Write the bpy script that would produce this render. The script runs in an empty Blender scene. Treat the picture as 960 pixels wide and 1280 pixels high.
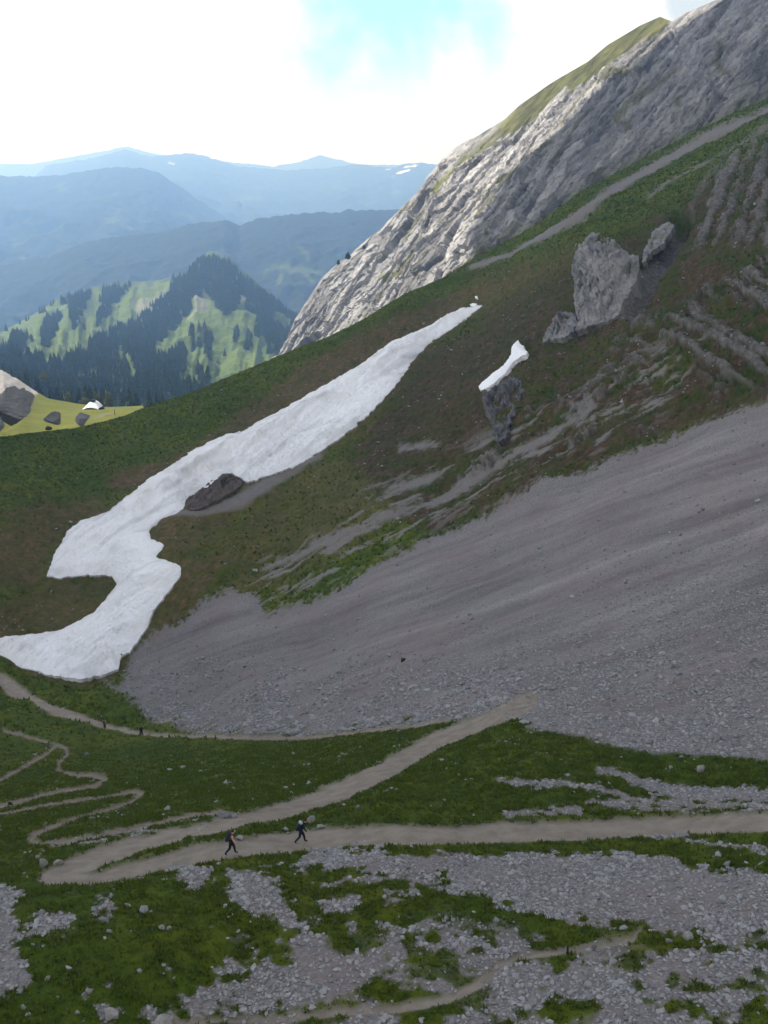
import bpy, bmesh, math, random
import numpy as np
from mathutils import Vector, Matrix

random.seed(7)
RNG = np.random.default_rng(11)
f32 = np.float32
SC = bpy.context.scene
COL = SC.collection
D2R = math.radians

# ------------------------------------------------------------------ survey helpers
# The terrain was surveyed from the photograph: (u, v) is a bearing in the 960x1280
# picture, r the distance in metres.  Everything becomes world geometry in metres.
F = 1312.0
PITCH = math.atan((640 - 222) / F)
CP, SP = math.cos(PITCH), math.sin(PITCH)

def ray(u, v):
    u = np.asarray(u, float); v = np.asarray(v, float)
    x = (u - 480) / F; y = (640 - v) / F
    n = np.sqrt(x * x + y * y + 1)
    return np.stack([x / n, (CP + y * SP) / n, (-SP + y * CP) / n], -1)

def at(u, v, r):
    return ray(u, v) * np.asarray(r, float)[..., None]

# ------------------------------------------------------------------ noise
_perm = np.random.default_rng(3).permutation(256).astype(np.int32)
_perm = np.concatenate([_perm, _perm])
_g = np.random.default_rng(4).normal(size=(256, 3)); _g /= np.linalg.norm(_g, axis=1)[:, None]
_g = _g.astype(f32)

def noise3(x, y, z):
    x = np.asarray(x, float); y = np.asarray(y, float); z = np.asarray(z, float)
    x, y, z = np.broadcast_arrays(x, y, z)
    xi = np.floor(x); yi = np.floor(y); zi = np.floor(z)
    xf = (x - xi).astype(f32); yf = (y - yi).astype(f32); zf = (z - zi).astype(f32)
    X = xi.astype(np.int64) & 255; Y = yi.astype(np.int64) & 255; Z = zi.astype(np.int64) & 255
    fu = xf * xf * xf * (xf * (xf * 6 - 15) + 10)
    fv = yf * yf * yf * (yf * (yf * 6 - 15) + 10)
    fw = zf * zf * zf * (zf * (zf * 6 - 15) + 10)
    def corner(i, j, k):
        h = _perm[_perm[_perm[(X + i) & 255] + ((Y + j) & 255)] + ((Z + k) & 255)]
        g = _g[h]
        return g[..., 0] * (xf - i) + g[..., 1] * (yf - j) + g[..., 2] * (zf - k)
    def lerp(a, b, t): return a + t * (b - a)
    a = lerp(lerp(corner(0,0,0), corner(1,0,0), fu), lerp(corner(0,1,0), corner(1,1,0), fu), fv)
    b = lerp(lerp(corner(0,0,1), corner(1,0,1), fu), lerp(corner(0,1,1), corner(1,1,1), fu), fv)
    return lerp(a, b, fw) * 1.55

def noise2(x, y, s=0.37):
    x = np.asarray(x, float); y = np.asarray(y, float)
    x, y = np.broadcast_arrays(x, y)
    xi = np.floor(x); yi = np.floor(y)
    xf = (x - xi).astype(f32); yf = (y - yi).astype(f32)
    X = xi.astype(np.int64) & 255; Y = yi.astype(np.int64) & 255; S = int(abs(s) * 1000) & 255
    fu = xf * xf * xf * (xf * (xf * 6 - 15) + 10)
    fv = yf * yf * yf * (yf * (yf * 6 - 15) + 10)
    def c(i, j):
        g = _g[_perm[_perm[_perm[(X + i) & 255] + ((Y + j) & 255)] + S]]
        return g[..., 0] * (xf - i) + g[..., 1] * (yf - j)
    a = c(0,0) + fu * (c(1,0) - c(0,0)); b = c(0,1) + fu * (c(1,1) - c(0,1))
    return (a + fv * (b - a)) * 1.9

def fbm3(P, scale, oct=4, gain=0.5, off=0.0, ridged=False):
    x, y, z = P[..., 0] / scale + off, P[..., 1] / scale + off * 1.7, P[..., 2] / scale - off
    s = 0; a = 1.0; t = 0
    for i in range(oct):
        n = noise3(x, y, z)
        if ridged: n = 1 - 2 * np.abs(n)
        s = s + a * n; t += a
        a *= gain; x = x * 2.03 + 11.3; y = y * 2.03 + 4.7; z = z * 2.03 + 7.1
    return s / t

def fbm2(x, y, oct=4, gain=0.5, s=0.2, ridged=False):
    r = 0; a = 1.0; t = 0
    for i in range(oct):
        n = noise2(x, y, s)
        if ridged: n = 1 - 2 * np.abs(n)
        r = r + a * n; t += a
        a *= gain; x = x * 2.03 + 5.3; y = y * 2.03 + 9.1
    return r / t

def ss(x, a, b):
    t = np.clip((x - a) / (b - a), 0, 1)
    return t * t * (3 - 2 * t)

def sdf(u, v, poly):
    """signed distance to a polygon, positive inside"""
    shp = u.shape; px = u.ravel(); py = v.ravel()
    P = np.array(poly, float); Q = np.roll(P, -1, 0)
    d2 = np.full(px.shape, 1e12); ins = np.zeros(px.shape, bool)
    for (ax, ay), (bx, by) in zip(P, Q):
        ex, ey = bx - ax, by - ay
        wx, wy = px - ax, py - ay
        t = np.clip((wx * ex + wy * ey) / (ex * ex + ey * ey + 1e-12), 0, 1)
        d2 = np.minimum(d2, (wx - t * ex) ** 2 + (wy - t * ey) ** 2)
        if ay != by:
            c = ((ay > py) != (by > py)) & (px < ex * (py - ay) / (by - ay) + ax)
            ins ^= c
    d = np.sqrt(d2)
    return np.where(ins, d, -d).reshape(shp)

def sdf_box(u, v, poly, pad=40):
    """the same, evaluated only near the polygon"""
    P = np.array(poly, float)
    m = (u > P[:,0].min()-pad) & (u < P[:,0].max()+pad) & (v > P[:,1].min()-pad) & (v < P[:,1].max()+pad)
    o = np.full(u.shape, -1e3)
    if m.any(): o[m] = sdf(u[m], v[m], poly)
    return o

def line(u, v, pts, aspect=1.0):
    """returns half-width minus distance to a polyline of (u, v, halfwidth)"""
    P = np.array(pts, float); pad = P[:,2].max() + 30
    m = (u > P[:,0].min()-pad) & (u < P[:,0].max()+pad) & (v > P[:,1].min()-pad) & (v < P[:,1].max()+pad)
    o = np.full(u.shape, -1e3)
    if not m.any(): return o
    px, py = u[m], v[m]; best = np.full(px.shape, -1e3)
    for a, b in zip(P[:-1], P[1:]):
        ex, ey = b[0]-a[0], b[1]-a[1]
        t = np.clip(((px-a[0])*ex + (py-a[1])*ey) / (ex*ex+ey*ey+1e-9), 0, 1)
        d = np.hypot(px-a[0]-t*ex, py-a[1]-t*ey)
        best = np.maximum(best, a[2] + t*(b[2]-a[2]) - d)
    o[m] = best
    return o

class TPS:
    def __init__(self, pts, lam=1e-3):
        P = np.array(pts, float); self.c = P[:, :2] / 1000; y = np.log(P[:, 2])
        n = len(P); K = self.k(np.linalg.norm(self.c[:,None]-self.c[None], axis=2)) + lam*np.eye(n)
        A = np.zeros((n+3, n+3)); A[:n,:n] = K; A[:n,n] = 1; A[:n,n+1:] = self.c
        A[n,:n] = 1; A[n+1:,:n] = self.c.T
        self.w = np.linalg.solve(A, np.concatenate([y, np.zeros(3)]))
    @staticmethod
    def k(r): return np.where(r > 0, r*r*np.log(r + 1e-12), 0)
    def __call__(self, u, v):
        u = np.asarray(u, float)/1000; v = np.asarray(v, float)/1000
        s = self.w[-3] + self.w[-2]*u + self.w[-1]*v
        for (a, b), w in zip(self.c, self.w[:-3]):
            r2 = (u-a)**2 + (v-b)**2
            s = s + w * 0.5 * r2 * np.log(r2 + 1e-18)
        return np.exp(s)

def interp(u, pts):
    P = np.array(pts, float); return np.interp(u, P[:,0], P[:,1])

def grid_normals(P):
    a = np.gradient(P, axis=1); b = np.gradient(P, axis=0)
    n = np.cross(a, b); n /= np.linalg.norm(n, axis=-1)[..., None] + 1e-12
    flip = (n * P).sum(-1) > 0
    n[flip] *= -1
    return n

# ------------------------------------------------------------------ mesh helpers
def link(o, parent=None):
    COL.objects.link(o)
    if parent is not None: o.parent = parent
    return o

def mesh_np(name, V, faces, mat=None, attrs=None, smooth=True, parent=None, midx=None):
    """faces: (n,k) int array (k = 3 or 4)"""
    V = np.ascontiguousarray(V, f32); faces = np.ascontiguousarray(faces, np.int32)
    me = bpy.data.meshes.new(name)
    n, k = faces.shape
    me.vertices.add(len(V)); me.vertices.foreach_set('co', V.ravel())
    me.loops.add(n*k); me.loops.foreach_set('vertex_index', faces.ravel())
    me.polygons.add(n); me.polygons.foreach_set('loop_start', np.arange(0, n*k, k, dtype=np.int32))
    me.polygons.foreach_set('use_smooth', np.full(n, smooth))
    if midx is not None: me.polygons.foreach_set('material_index', np.asarray(midx, np.int32))
    me.update(calc_edges=True)
    for an, (ty, arr) in (attrs or {}).items():
        at_ = me.attributes.new(an, ty, 'POINT')
        arr = np.ascontiguousarray(arr, f32).ravel()
        at_.data.foreach_set('color' if ty == 'FLOAT_COLOR' else 'value', arr)
    for m in (mat if isinstance(mat, (list, tuple)) else [mat]):
        if m: me.materials.append(m)
    o = bpy.data.objects.new(name, me)
    return link(o, parent)

def bm_obj(name, bm, mat=None, parent=None, smooth=False):
    me = bpy.data.meshes.new(name); bm.normal_update(); bm.to_mesh(me); bm.free()
    for m in (mat if isinstance(mat, (list, tuple)) else [mat]):
        if m: me.materials.append(m)
    if smooth:
        me.polygons.foreach_set('use_smooth', np.full(len(me.polygons), True))
    return link(bpy.data.objects.new(name, me), parent)

def tag(o, label, cat, group=None):
    o['label'] = label; o['category'] = cat
    if group: o['group'] = group
    return o

def kind(o, k):
    o['kind'] = k; return o

def quads(R, Cn):
    i = np.arange(R-1)[:,None]*Cn + np.arange(Cn-1)[None]
    return np.stack([i, i+1, i+Cn+1, i+Cn], -1)

def compact(V, faces, attrs):
    used, inv = np.unique(faces, return_inverse=True)
    return V[used], inv.reshape(faces.shape), {k:(t, a[used]) for k,(t,a) in attrs.items()}

# ------------------------------------------------------------------ materials
class NT:
    def __init__(self, name, world=False):
        if world:
            self.m = bpy.data.worlds.new(name)
        else:
            self.m = bpy.data.materials.new(name)
        self.m.use_nodes = True
        self.t = self.m.node_tree; self.t.nodes.clear()
    def n(self, ty, **kw):
        nd = self.t.nodes.new(ty)
        for k, v in kw.items():
            if k.startswith('i_'):
                nd.inputs[k[2:].replace('_', ' ')].default_value = v
            else: setattr(nd, k, v)
        return nd
    def l(self, a, b): self.t.links.new(a, b)
    def val(self, x, sock):
        if hasattr(x, 'is_linked') or hasattr(x, 'links'): self.l(x, sock)
        else:
            sock.default_value = x
    def math(self, op, a, b=0.0, clamp=False):
        nd = self.n('ShaderNodeMath', operation=op, use_clamp=clamp)
        self.val(a, nd.inputs[0]); self.val(b, nd.inputs[1]); return nd.outputs[0]
    def mix(self, fac, a, b, mode='MIX'):
        nd = self.n('ShaderNodeMix', data_type='RGBA', blend_type=mode)
        self.val(fac, nd.inputs[0]); self.val(a, nd.inputs[6]); self.val(b, nd.inputs[7]); return nd.outputs[2]
    def noise(self, co, scale, detail=4, rough=0.55, dist=0.0):
        nd = self.n('ShaderNodeTexNoise'); nd.inputs['Scale'].default_value = scale
        nd.inputs['Detail'].default_value = detail; nd.inputs['Roughness'].default_value = rough
        nd.inputs['Distortion'].default_value = dist
        if co is not None: self.l(co, nd.inputs['Vector'])
        return nd.outputs['Fac']
    def ramp(self, fac, a, b, c0=0.0, c1=1.0):
        nd = self.n('ShaderNodeMapRange', interpolation_type='SMOOTHSTEP')
        self.val(fac, nd.inputs[0])
        for i, x in enumerate((a, b, c0, c1)): nd.inputs[1+i].default_value = x
        return nd.outputs[0]
    def attr(self, name):
        return self.n('ShaderNodeAttribute', attribute_name=name)
    def bump(self, h, strength, dist):
        nd = self.n('ShaderNodeBump'); nd.inputs['Strength'].default_value = strength
        nd.inputs['Distance'].default_value = dist; self.l(h, nd.inputs['Height']); return nd.outputs[0]
    def out(self, color, rough=0.9, normal=None, spec=0.2):
        b = self.n('ShaderNodeBsdfPrincipled'); self.val(color, b.inputs['Base Color'])
        self.val(rough, b.inputs['Roughness']); b.inputs['Specular IOR Level'].default_value = spec
        if normal is not None: self.l(normal, b.inputs['Normal'])
        o = self.n('ShaderNodeOutputMaterial'); self.l(b.outputs[0], o.inputs[0]); return self.m

def C(r, g, b): return (r, g, b, 1.0)

def co(t): return t.n('ShaderNodeTexCoord').outputs['Object']

def terrain_mat(name, cols, near=True):
    """ground cover blended from survey masks: grass, dirt, gravel, rock, trodden path"""
    t = NT(name); p = co(t)
    cov = t.attr('cover'); tone = t.attr('tone').outputs['Fac']
    sep = t.n('ShaderNodeSeparateColor'); t.l(cov.outputs['Color'], sep.inputs[0])
    dirt, grav, rock = sep.outputs; path = cov.outputs['Alpha']
    k = 1.0 if near else 0.2
    n1 = t.noise(p, 0.09*k, 5); n2 = t.noise(p, 0.8*k, 5, 0.65); n3 = t.noise(p, 4.5*k, 3, 0.7)
    g = t.mix(t.ramp(n1, 0.35, 0.65), C(*cols['g0']), C(*cols['g1']))
    g = t.mix(t.ramp(n2, 0.45, 0.65), g, C(*cols['g2']))
    g = t.mix(t.ramp(n3, 0.52, 0.75, 0, 0.6), g, C(*cols['g3']))
    d = t.mix(t.ramp(n2, 0.35, 0.7), C(*cols['d0']), C(*cols['d1']))
    d = t.mix(t.ramp(n3, 0.55, 0.8, 0, 0.5), d, C(*cols['g0']))
    s = t.mix(t.ramp(n3, 0.3, 0.7), C(*cols['s0']), C(*cols['s1']))
    s = t.mix(t.ramp(n1, 0.4, 0.7, 0, 0.6), s, C(*cols['s2']))
    r = t.mix(t.ramp(n2, 0.3, 0.7), C(*cols['r0']), C(*cols['r1']))
    r = t.mix(t.ramp(n3, 0.55, 0.75, 0, 0.5), r, C(*cols['d0']))
    pc = t.mix(t.ramp(n2, 0.3, 0.7), C(*cols['p0']), C(*cols['p1']))
    c = t.mix(dirt, g, d); c = t.mix(grav, c, s); c = t.mix(rock, c, r); c = t.mix(path, c, pc)
    tn = t.n('ShaderNodeCombineColor')
    for i in range(3): t.l(tone, tn.inputs[i])
    c = t.mix(1.0, c, tn.outputs[0], 'MULTIPLY')
    h = t.math('ADD', t.math('MULTIPLY', n3, 0.5), n2)
    return t.out(c, 0.95, t.bump(h, 0.6, 0.25/k), 0.1)

NEAR = dict(g0=(.037,.060,.003), g1=(.064,.078,.005), g2=(.017,.034,.002), g3=(.095,.098,.018),
            d0=(.045,.030,.014), d1=(.100,.066,.036), s0=(.122,.112,.112), s1=(.215,.199,.193), s2=(.165,.134,.127),
            r0=(.09,.083,.072), r1=(.185,.172,.156), p0=(.165,.140,.112), p1=(.235,.205,.168))
M_TERR = terrain_mat('alpine_ground', NEAR)
CLIFF = dict(NEAR, g0=(.080,.082,.030), g1=(.105,.100,.040), g2=(.055,.065,.02), g3=(.11,.11,.045),
             r0=(.15,.148,.15), r1=(.245,.238,.232), s0=(.25,.24,.24), s1=(.32,.31,.30), s2=(.26,.25,.24),
             d0=(.06,.062,.03), d1=(.10,.09,.05))
M_CLIFF = terrain_mat('limestone_face', CLIFF, False)
MEADOW = dict(NEAR, g0=(.095,.105,.014), g1=(.125,.125,.018), g2=(.09,.105,.014), g3=(.16,.15,.035),
              r0=(.30,.28,.26), r1=(.42,.40,.37))
M_MEADOW = terrain_mat('sunlit_pasture', MEADOW)
HILL = dict(NEAR, g0=(.066,.098,.024), g1=(.086,.115,.03), g2=(.05,.078,.02), g3=(.10,.108,.04),
            d0=(.022,.034,.016), d1=(.030,.042,.02), r0=(.17,.16,.15), r1=(.25,.23,.21))
M_HILL = terrain_mat('hill_pasture_and_forest', HILL, False)

def snow_mat():
    t = NT('old_snow'); p = co(t)
    n1 = t.noise(p, 0.10, 5, 0.6); n2 = t.noise(p, 1.3, 5, 0.7); n3 = t.noise(p, 0.5, 3, .6)
    c = t.mix(t.ramp(n1, 0.42, 0.7), C(.91,.91,.915), C(.82,.81,.80))
    c = t.mix(t.ramp(n2, 0.55, 0.85, 0, .45), c, C(.64,.615,.59))
    tn = t.n('ShaderNodeCombineColor')
    for i in range(3): t.l(t.attr('tone').outputs['Fac'], tn.inputs[i])
    c = t.mix(1.0, c, tn.outputs[0], 'MULTIPLY')
    h = t.math('ADD', n2, t.math('MULTIPLY', n3, 2.0))
    return t.out(c, 0.75, t.bump(h, .8, 0.55), 0.2)
M_SNOW = snow_mat()

def rock_mat(name, c0, c1, c2, sc=0.6, strat=None):
    t = NT(name); p = co(t)
    n1 = t.noise(p, sc, 6, 0.65); n2 = t.noise(p, sc*6, 4, 0.7); n3 = t.noise(p, sc*.25, 3)
    c = t.mix(t.ramp(n1, .32, .68), C(*c0), C(*c1))
    c = t.mix(t.ramp(n3, .5, .72, 0, .7), c, C(*c2))
    c = t.mix(t.ramp(n2, .55, .8, 0, .4), c, C(*[x*.5 for x in c0]))
    h = t.math('ADD', n1, t.math('MULTIPLY', n2, .4))
    return t.out(c, .9, t.bump(h, .8, .5), .15)
M_CRAG = rock_mat('grey_crag', (.15,.145,.142), (.265,.255,.245), (.12,.12,.08), .35)
M_SLATE = rock_mat('dark_slate_slabs', (.075,.075,.08), (.16,.155,.15), (.07,.06,.04), .6)
M_DARKROCK = rock_mat('brown_wet_rock', (.06,.048,.04), (.14,.115,.10), (.05,.05,.025), .6)
M_BOULDER = rock_mat('lichen_boulder', (.12,.125,.125), (.20,.20,.195), (.10,.10,.08), .35)
M_PALE = rock_mat('pale_limestone', (.30,.29,.27), (.42,.41,.38), (.24,.22,.19), 2.0)
M_DARKSTONE = rock_mat('dark_stone', (.035,.03,.022), (.06,.05,.04), (.04,.04,.025), 2.0)

def stones_mat():
    t = NT('scree_stones')
    rnd = t.n('ShaderNodeNewGeometry').outputs['Random Per Island']
    c = t.mix(rnd, C(.12,.12,.125), C(.30,.295,.29))
    c = t.mix(t.ramp(t.noise(co(t), 7.0, 3), .4, .7, 0, .5), c, C(.20,.185,.17))
    return t.out(c, .85, None, .2)
M_STONES = stones_mat()

def grass_mat():
    t = NT('grass_blades')
    rnd = t.n('ShaderNodeNewGeometry').outputs['Random Per Island']
    c = t.mix(rnd, C(.032,.058,.004), C(.078,.100,.011))
    return t.out(c, .9, None, .1)
M_GRASS = grass_mat()

def foliage_mat(name, a, b):
    t = NT(name)
    rnd = t.n('ShaderNodeNewGeometry').outputs['Random Per Island']
    n = t.noise(co(t), 1.2, 3)
    c = t.mix(t.math('ADD', t.math('MULTIPLY', rnd, .6), t.math('MULTIPLY', n, .4)), C(*a), C(*b))
    return t.out(c, .9, None, .1)
M_SPRUCE = foliage_mat('spruce_needles', (.018,.032,.014), (.050,.070,.030))
M_LEAF = foliage_mat('broad_leaves', (.07,.085,.03), (.13,.13,.05))

def plain(name, c, rough=.8, sc=8.0, var=.25):
    t = NT(name)
    n = t.noise(co(t), sc, 4)
    cc = t.mix(n, C(*[x*(1-var) for x in c]), C(*[min(1, x*(1+var)) for x in c]))
    return t.out(cc, rough)
M_BARK = plain('bark', (.05,.04,.03))

# ------------------------------------------------------------------ near terrain: shape
CTRL = [(-150,1400,52),(200,1400,50),(480,1400,50),(800,1400,49),(1110,1400,48),
 (-150,2000,41),(480,2000,41),(1110,2000,41),(-150,2700,38),(480,2700,38),(1110,2700,38),
 (0,1250,57),(300,1250,56),(600,1250,55),(960,1250,54),(-150,1250,57),(1110,1250,53),
 (0,1120,66),(60,1100,67),(200,1080,68),(390,1055,70),(600,1045,70),(960,1028,70),(1110,1020,70),
 (300,1025,75),(480,965,84),(640,885,98),(660,920,90),(960,950,83),(800,935,87),
 (-150,1050,82),(0,1050,82),(100,1030,82),(170,995,95),(0,980,110),(100,965,112),(200,960,108),(300,960,100),
 (70,930,135),(250,940,125),(400,935,110),(130,905,165),(0,900,160),(250,918,155),(380,920,135),(500,910,112),
 (0,850,190),(60,880,178),(-150,900,150),(-150,840,185),
 (300,850,172),(150,855,190),(500,800,145),(640,740,150),(800,800,112),(960,760,112),(960,860,95),(800,880,97),
 (700,850,106),(800,650,150),(960,560,150),(480,880,128),(320,770,188),(500,680,182),(700,600,172),(960,500,163),
 (230,775,198),(1110,480,150),(1110,700,106),(1110,860,86),
 (100,840,196),(20,800,212),(100,750,220),(200,690,216),(130,690,236),(230,620,243),(300,600,247),(300,560,265),
 (450,500,288),(400,580,252),(600,385,345),(560,440,310),
 (0,760,215),(0,700,228),(0,620,250),(0,545,285),(180,509,312),(150,570,284),(360,440,348),(300,500,318),
 (500,368,375),(600,322,395),(800,200,430),(960,122,450),(1110,40,470),(-150,750,215),(-150,580,265),
 (250,700,210),(400,640,217),(500,600,216),(600,560,212),(600,480,242),(700,500,210),(650,440,254),(750,400,250),
 (740,300,305),(850,450,200),(850,330,258),(900,250,305),(960,400,192),(960,300,238),(960,200,315),
 (1110,330,170),(1110,200,250)]
DEPTH = TPS(CTRL, 2e-3)
RIDGE = [(-600,640),(-150,565),(0,545),(40,541),(90,535),(130,526),(160,517),(185,508),(240,490),(300,465),(350,444),(412,420),
 (459,396),(506,367),(550,349),(587,327),(622,308),(673,278),(723,240),(807,197),(870,165),(923,137),(960,122),(1110,40),(1500,-120)]

def base(u, v):
    return at(u, v, DEPTH(u, v))

us = np.concatenate([np.linspace(-420,-60,46)[:-1], np.linspace(-60,1020,860)[:-1], np.linspace(1020,1380,46)])
NR = 800
ts = np.concatenate([np.linspace(0, 0.90, NR-14), 0.90 + np.linspace(0,1,15)[1:]**1.5*0.95])
rv = interp(us, RIDGE)
U = np.broadcast_to(us, (NR, len(us))).copy()
BOT = 1400.0
tt = ts[:,None]
V = rv[None] + (BOT - rv[None]) * np.minimum(tt/0.90, 1) + np.maximum(tt-0.90, 0)/0.95*1300
B = base(U, V)
R0 = np.linalg.norm(B, axis=-1)
Nn = grid_normals(B)

# ------------------------------------------------------------------ near terrain: ground cover masks
SNOW_POLY = [(603,383),(590,385),(575,388),(555,397),(535,410),(515,418),(490,428),(470,443),(450,458),(420,475),(390,492),(350,515),(320,530),
 (300,543),(285,543),(265,553),(240,565),(215,583),(190,598),(165,617),(140,638),(125,645),(100,653),(85,665),(70,690),(58,722),
 (75,724),(95,722),(120,719),(140,721),(147,731),(137,745),(120,765),(95,780),(70,790),(40,794),(10,797),(-12,803),(-5,818),(20,833),(45,842),
 (75,848),(105,851),(130,845),(148,838),(152,822),(165,815),(175,800),(185,785),(190,770),(200,755),(215,738),(228,718),(225,708),(212,703),
 (197,697),(205,683),(190,675),(187,665),(205,650),(225,641),(229,636),(236,624),(250,614),(262,609),(275,600),(290,594),(303,600),(310,605),
 (345,592),(370,583),(400,566),(430,546),(455,525),(475,505),(492,487),(505,470),(515,455),(535,432),(560,415),(580,402),(595,390)]
SNOW2 = [(649,428),(652,433),(656,435),(657,440),(661,442),(659,446),(651,449),(641,457),(634,468),(625,477),(609,489),(602,490),(600,486),(608,477),(624,465),(634,456),(640,446),(641,437),(645,430)]

nA = fbm3(B, 6.0, 4); nB = fbm3(B, 6.0, 4, off=31.0); nC = fbm3(B, 1.6, 3, off=9.0); nD = fbm3(B, 1.6, 3, off=77.0)
px = R0 / F                                        # metres under one survey pixel
sc_w = np.clip(90/R0, .35, 1.2)
Uw = U + (nA*9 + nC*5)*sc_w; Vw = V + (nB*7 + nD*4)*sc_w
Us = U + nC*3*sc_w; Vs = V + nD*2.5*sc_w           # gentler wobble for path edges

PATHS = {
 'main':  [(1420,1020,17),(1100,1024,15),(960,1028,13),(850,1030,12),(700,1040,12),(560,1045,12),(440,1047,12),(380,1051,14),(330,1057,13),(250,1070,13),(180,1085,12),(110,1099,10),(60,1101,9)],
 'upper': [(58,1098,9),(100,1082,13),(160,1062,13),(240,1044,12),(300,1030,12),(350,1014,12),(420,990,12),(480,962,12),(540,928,11),(590,908,10),(640,888,12),(662,876,12)],
 'traverse': [(-60,825,6),(0,850,7),(30,865,7),(60,882,6),(95,893,4.5),(140,903,4),(200,912,3.5),(250,918,3),(300,921,2.6),(380,921,2.4),(450,916,2.6),(520,907,3),(560,900,3)],
 'zigzag': [(5,908,3),(40,917,3),(68,928,3),(82,934,3),(84,942,3),(74,952,3),(72,962,3),(90,968,3),(120,970,4),(132,974,4),(118,983,4),(85,988,3.5),(50,994,3.5),(20,1002,3.5),(-30,1014,3)],
 'spur': [(-60,995,3),(0,975,3),(30,958,3),(60,940,3),(70,930,3)],
 'lower_zigzag': [(0,1017,3),(60,1006,3),(140,996,2.5),(165,991,3.2),(178,993,3.2),(165,1002,3.2),(130,1013,3),(90,1025,3),(50,1039,3.5),(37,1048,4),(48,1054,4),(85,1053,4),(130,1044,4),(180,1034,4.5),(230,1021,4.5),(275,1014,4),(300,1020,4)],
 'bottom': [(200,1279,4),(300,1276,4.5),(400,1271,5),(500,1262,6),(560,1251,6.5),(600,1232,6.5),(618,1212,6.5),(645,1199,6),(720,1192,4),(790,1180,4),(800,1165,3)],
}
path_d = {k: line(Us, Vs, p) - (.8 if 'zig' in k or k == 'spur' else 0) for k, p in PATHS.items()}
strip = sdf_box(Us, Vs, [(112,1092),(143,1080),(177,1067),(200,1062),(233,1051),(267,1044),(300,1034),(345,1027),(380,1022),(420,1008),(470,990),(520,980),(540,1020),(480,1028),(430,1031),(385,1036),(350,1041),(315,1044),(280,1048),(240,1058),(200,1071),(165,1079),(133,1089)])
edge = 2.2*sc_w + .8
grav = np.zeros_like(U); dirt = np.zeros_like(U); rock = np.zeros_like(U); tone = np.ones_like(U)
path = np.zeros_like(U)
for k, d in path_d.items():
    d = d + nC*1.8*sc_w + nD*1.2*sc_w
    s = .8 if 'zig' in k or k == 'spur' else 1.0
    if k in ('main', 'upper'): d = np.minimum(d, -strip)
    path_d[k] = d
    pw = ss(d, -edge, edge)
    if s < 1: dirt = np.maximum(dirt, pw); pw = pw*.8
    path = np.maximum(path, pw)

def add(target, d, w=4.0, k=1.0):
    np.maximum(target, ss(d, -w, w)*k, out=target)

SCREE = [(130,850),(150,852),(165,815),(180,797),(205,785),(235,768),(265,745),(290,735),(318,742),(335,768),(365,755),(420,735),(470,700),(530,668),(570,657),(610,640),(650,620),
 (690,597),(730,590),(770,570),(800,556),(860,533),(910,518),(960,500),(1200,420),(1400,350),(1400,960),(1100,965),(960,953),(880,946),(820,941),(760,932),(700,920),(664,914),(655,900),(620,893),(560,902),(520,906),
 (450,914),(380,919),(300,919),(250,913),(190,893),(160,870)]
d_scree = sdf(Uw, Vw, SCREE)
nE0 = fbm3(B, .75, 3, .6, off=55.)
add(grav, d_scree + (nC*9 + nE0*10)*ss(V, 960, 880), 5)
# grass creeping into the toe of the scree
toe = ss(fbm3(B, 3.0, 3, off=5.), .12, .35) * ss(d_scree, 28, 4) * ss(U, 700, 450) * ss(V, 780, 830)
grav *= 1 - .75*toe
GRAVELS = [
 [(385,1066),(430,1062),(470,1064),(520,1078),(560,1076),(640,1070),(720,1068),(790,1066),(820,1073),(860,1082),(930,1088),(970,1086),(1300,1080),(1300,1200),(960,1185),(905,1188),(840,1175),(780,1168),(720,1155),(650,1143),(600,1125),(560,1118),(530,1108),(480,1103),(440,1094),(400,1090),(375,1082)],
 [(212,1092),(240,1085),(262,1092),(262,1107),(236,1110),(218,1103)],
 [(278,1095),(300,1100),(330,1095),(350,1108),(355,1135),(375,1155),(390,1175),(440,1190),(490,1205),(485,1225),(440,1240),(395,1255),(330,1262),(300,1272),(250,1275),(235,1256),(262,1240),(290,1232),(310,1225),(282,1218),(283,1204),(320,1205),(350,1212),(362,1195),(358,1170),(340,1150),(300,1140),(282,1122)],
 [(-60,1100),(0,1106),(22,1112),(27,1128),(14,1146),(24,1165),(18,1188),(36,1218),(26,1242),(0,1250),(-60,1260)],
 [(38,1158),(55,1150),(88,1158),(90,1170),(60,1172)],
 [(125,1128),(140,1122),(148,1142),(128,1145)],[(100,1235),(128,1232),(125,1245),(108,1246)],
 [(122,1262),(150,1254),(152,1275),(125,1282)],[(185,1272),(215,1266),(230,1278),(190,1285)],
 [(290,1175),(318,1172),(315,1190),(300,1196)],
 [(405,1135),(440,1128),(450,1140),(420,1146)],[(440,1173),(480,1168),(520,1180),(600,1178),(610,1195),(560,1200),(470,1196)],
 [(540,1176),(600,1170),(640,1180),(622,1205),(560,1190)],
 [(490,1225),(540,1215),(570,1225),(560,1245),(500,1240)],
 [(640,1215),(700,1200),(760,1200),(860,1195),(960,1190),(1300,1200),(1300,1270),(960,1262),(870,1258),(800,1262),(720,1250),(660,1240)],
 [(580,1255),(640,1258),(650,1285),(580,1290)],[(760,1270),(860,1268),(900,1290),(760,1290)],
 [(480,1165),(520,1155),(560,1162),(545,1175),(490,1172)],[(480,1115),(520,1118),(515,1130),(485,1128)],
]
nE = fbm3(B, .7, 3, off=55.)
for g in GRAVELS: add(grav, sdf_box(Uw, Vw, g) + nA*10 + nC*16 + nE*20, 4.0, 1.0)
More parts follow.
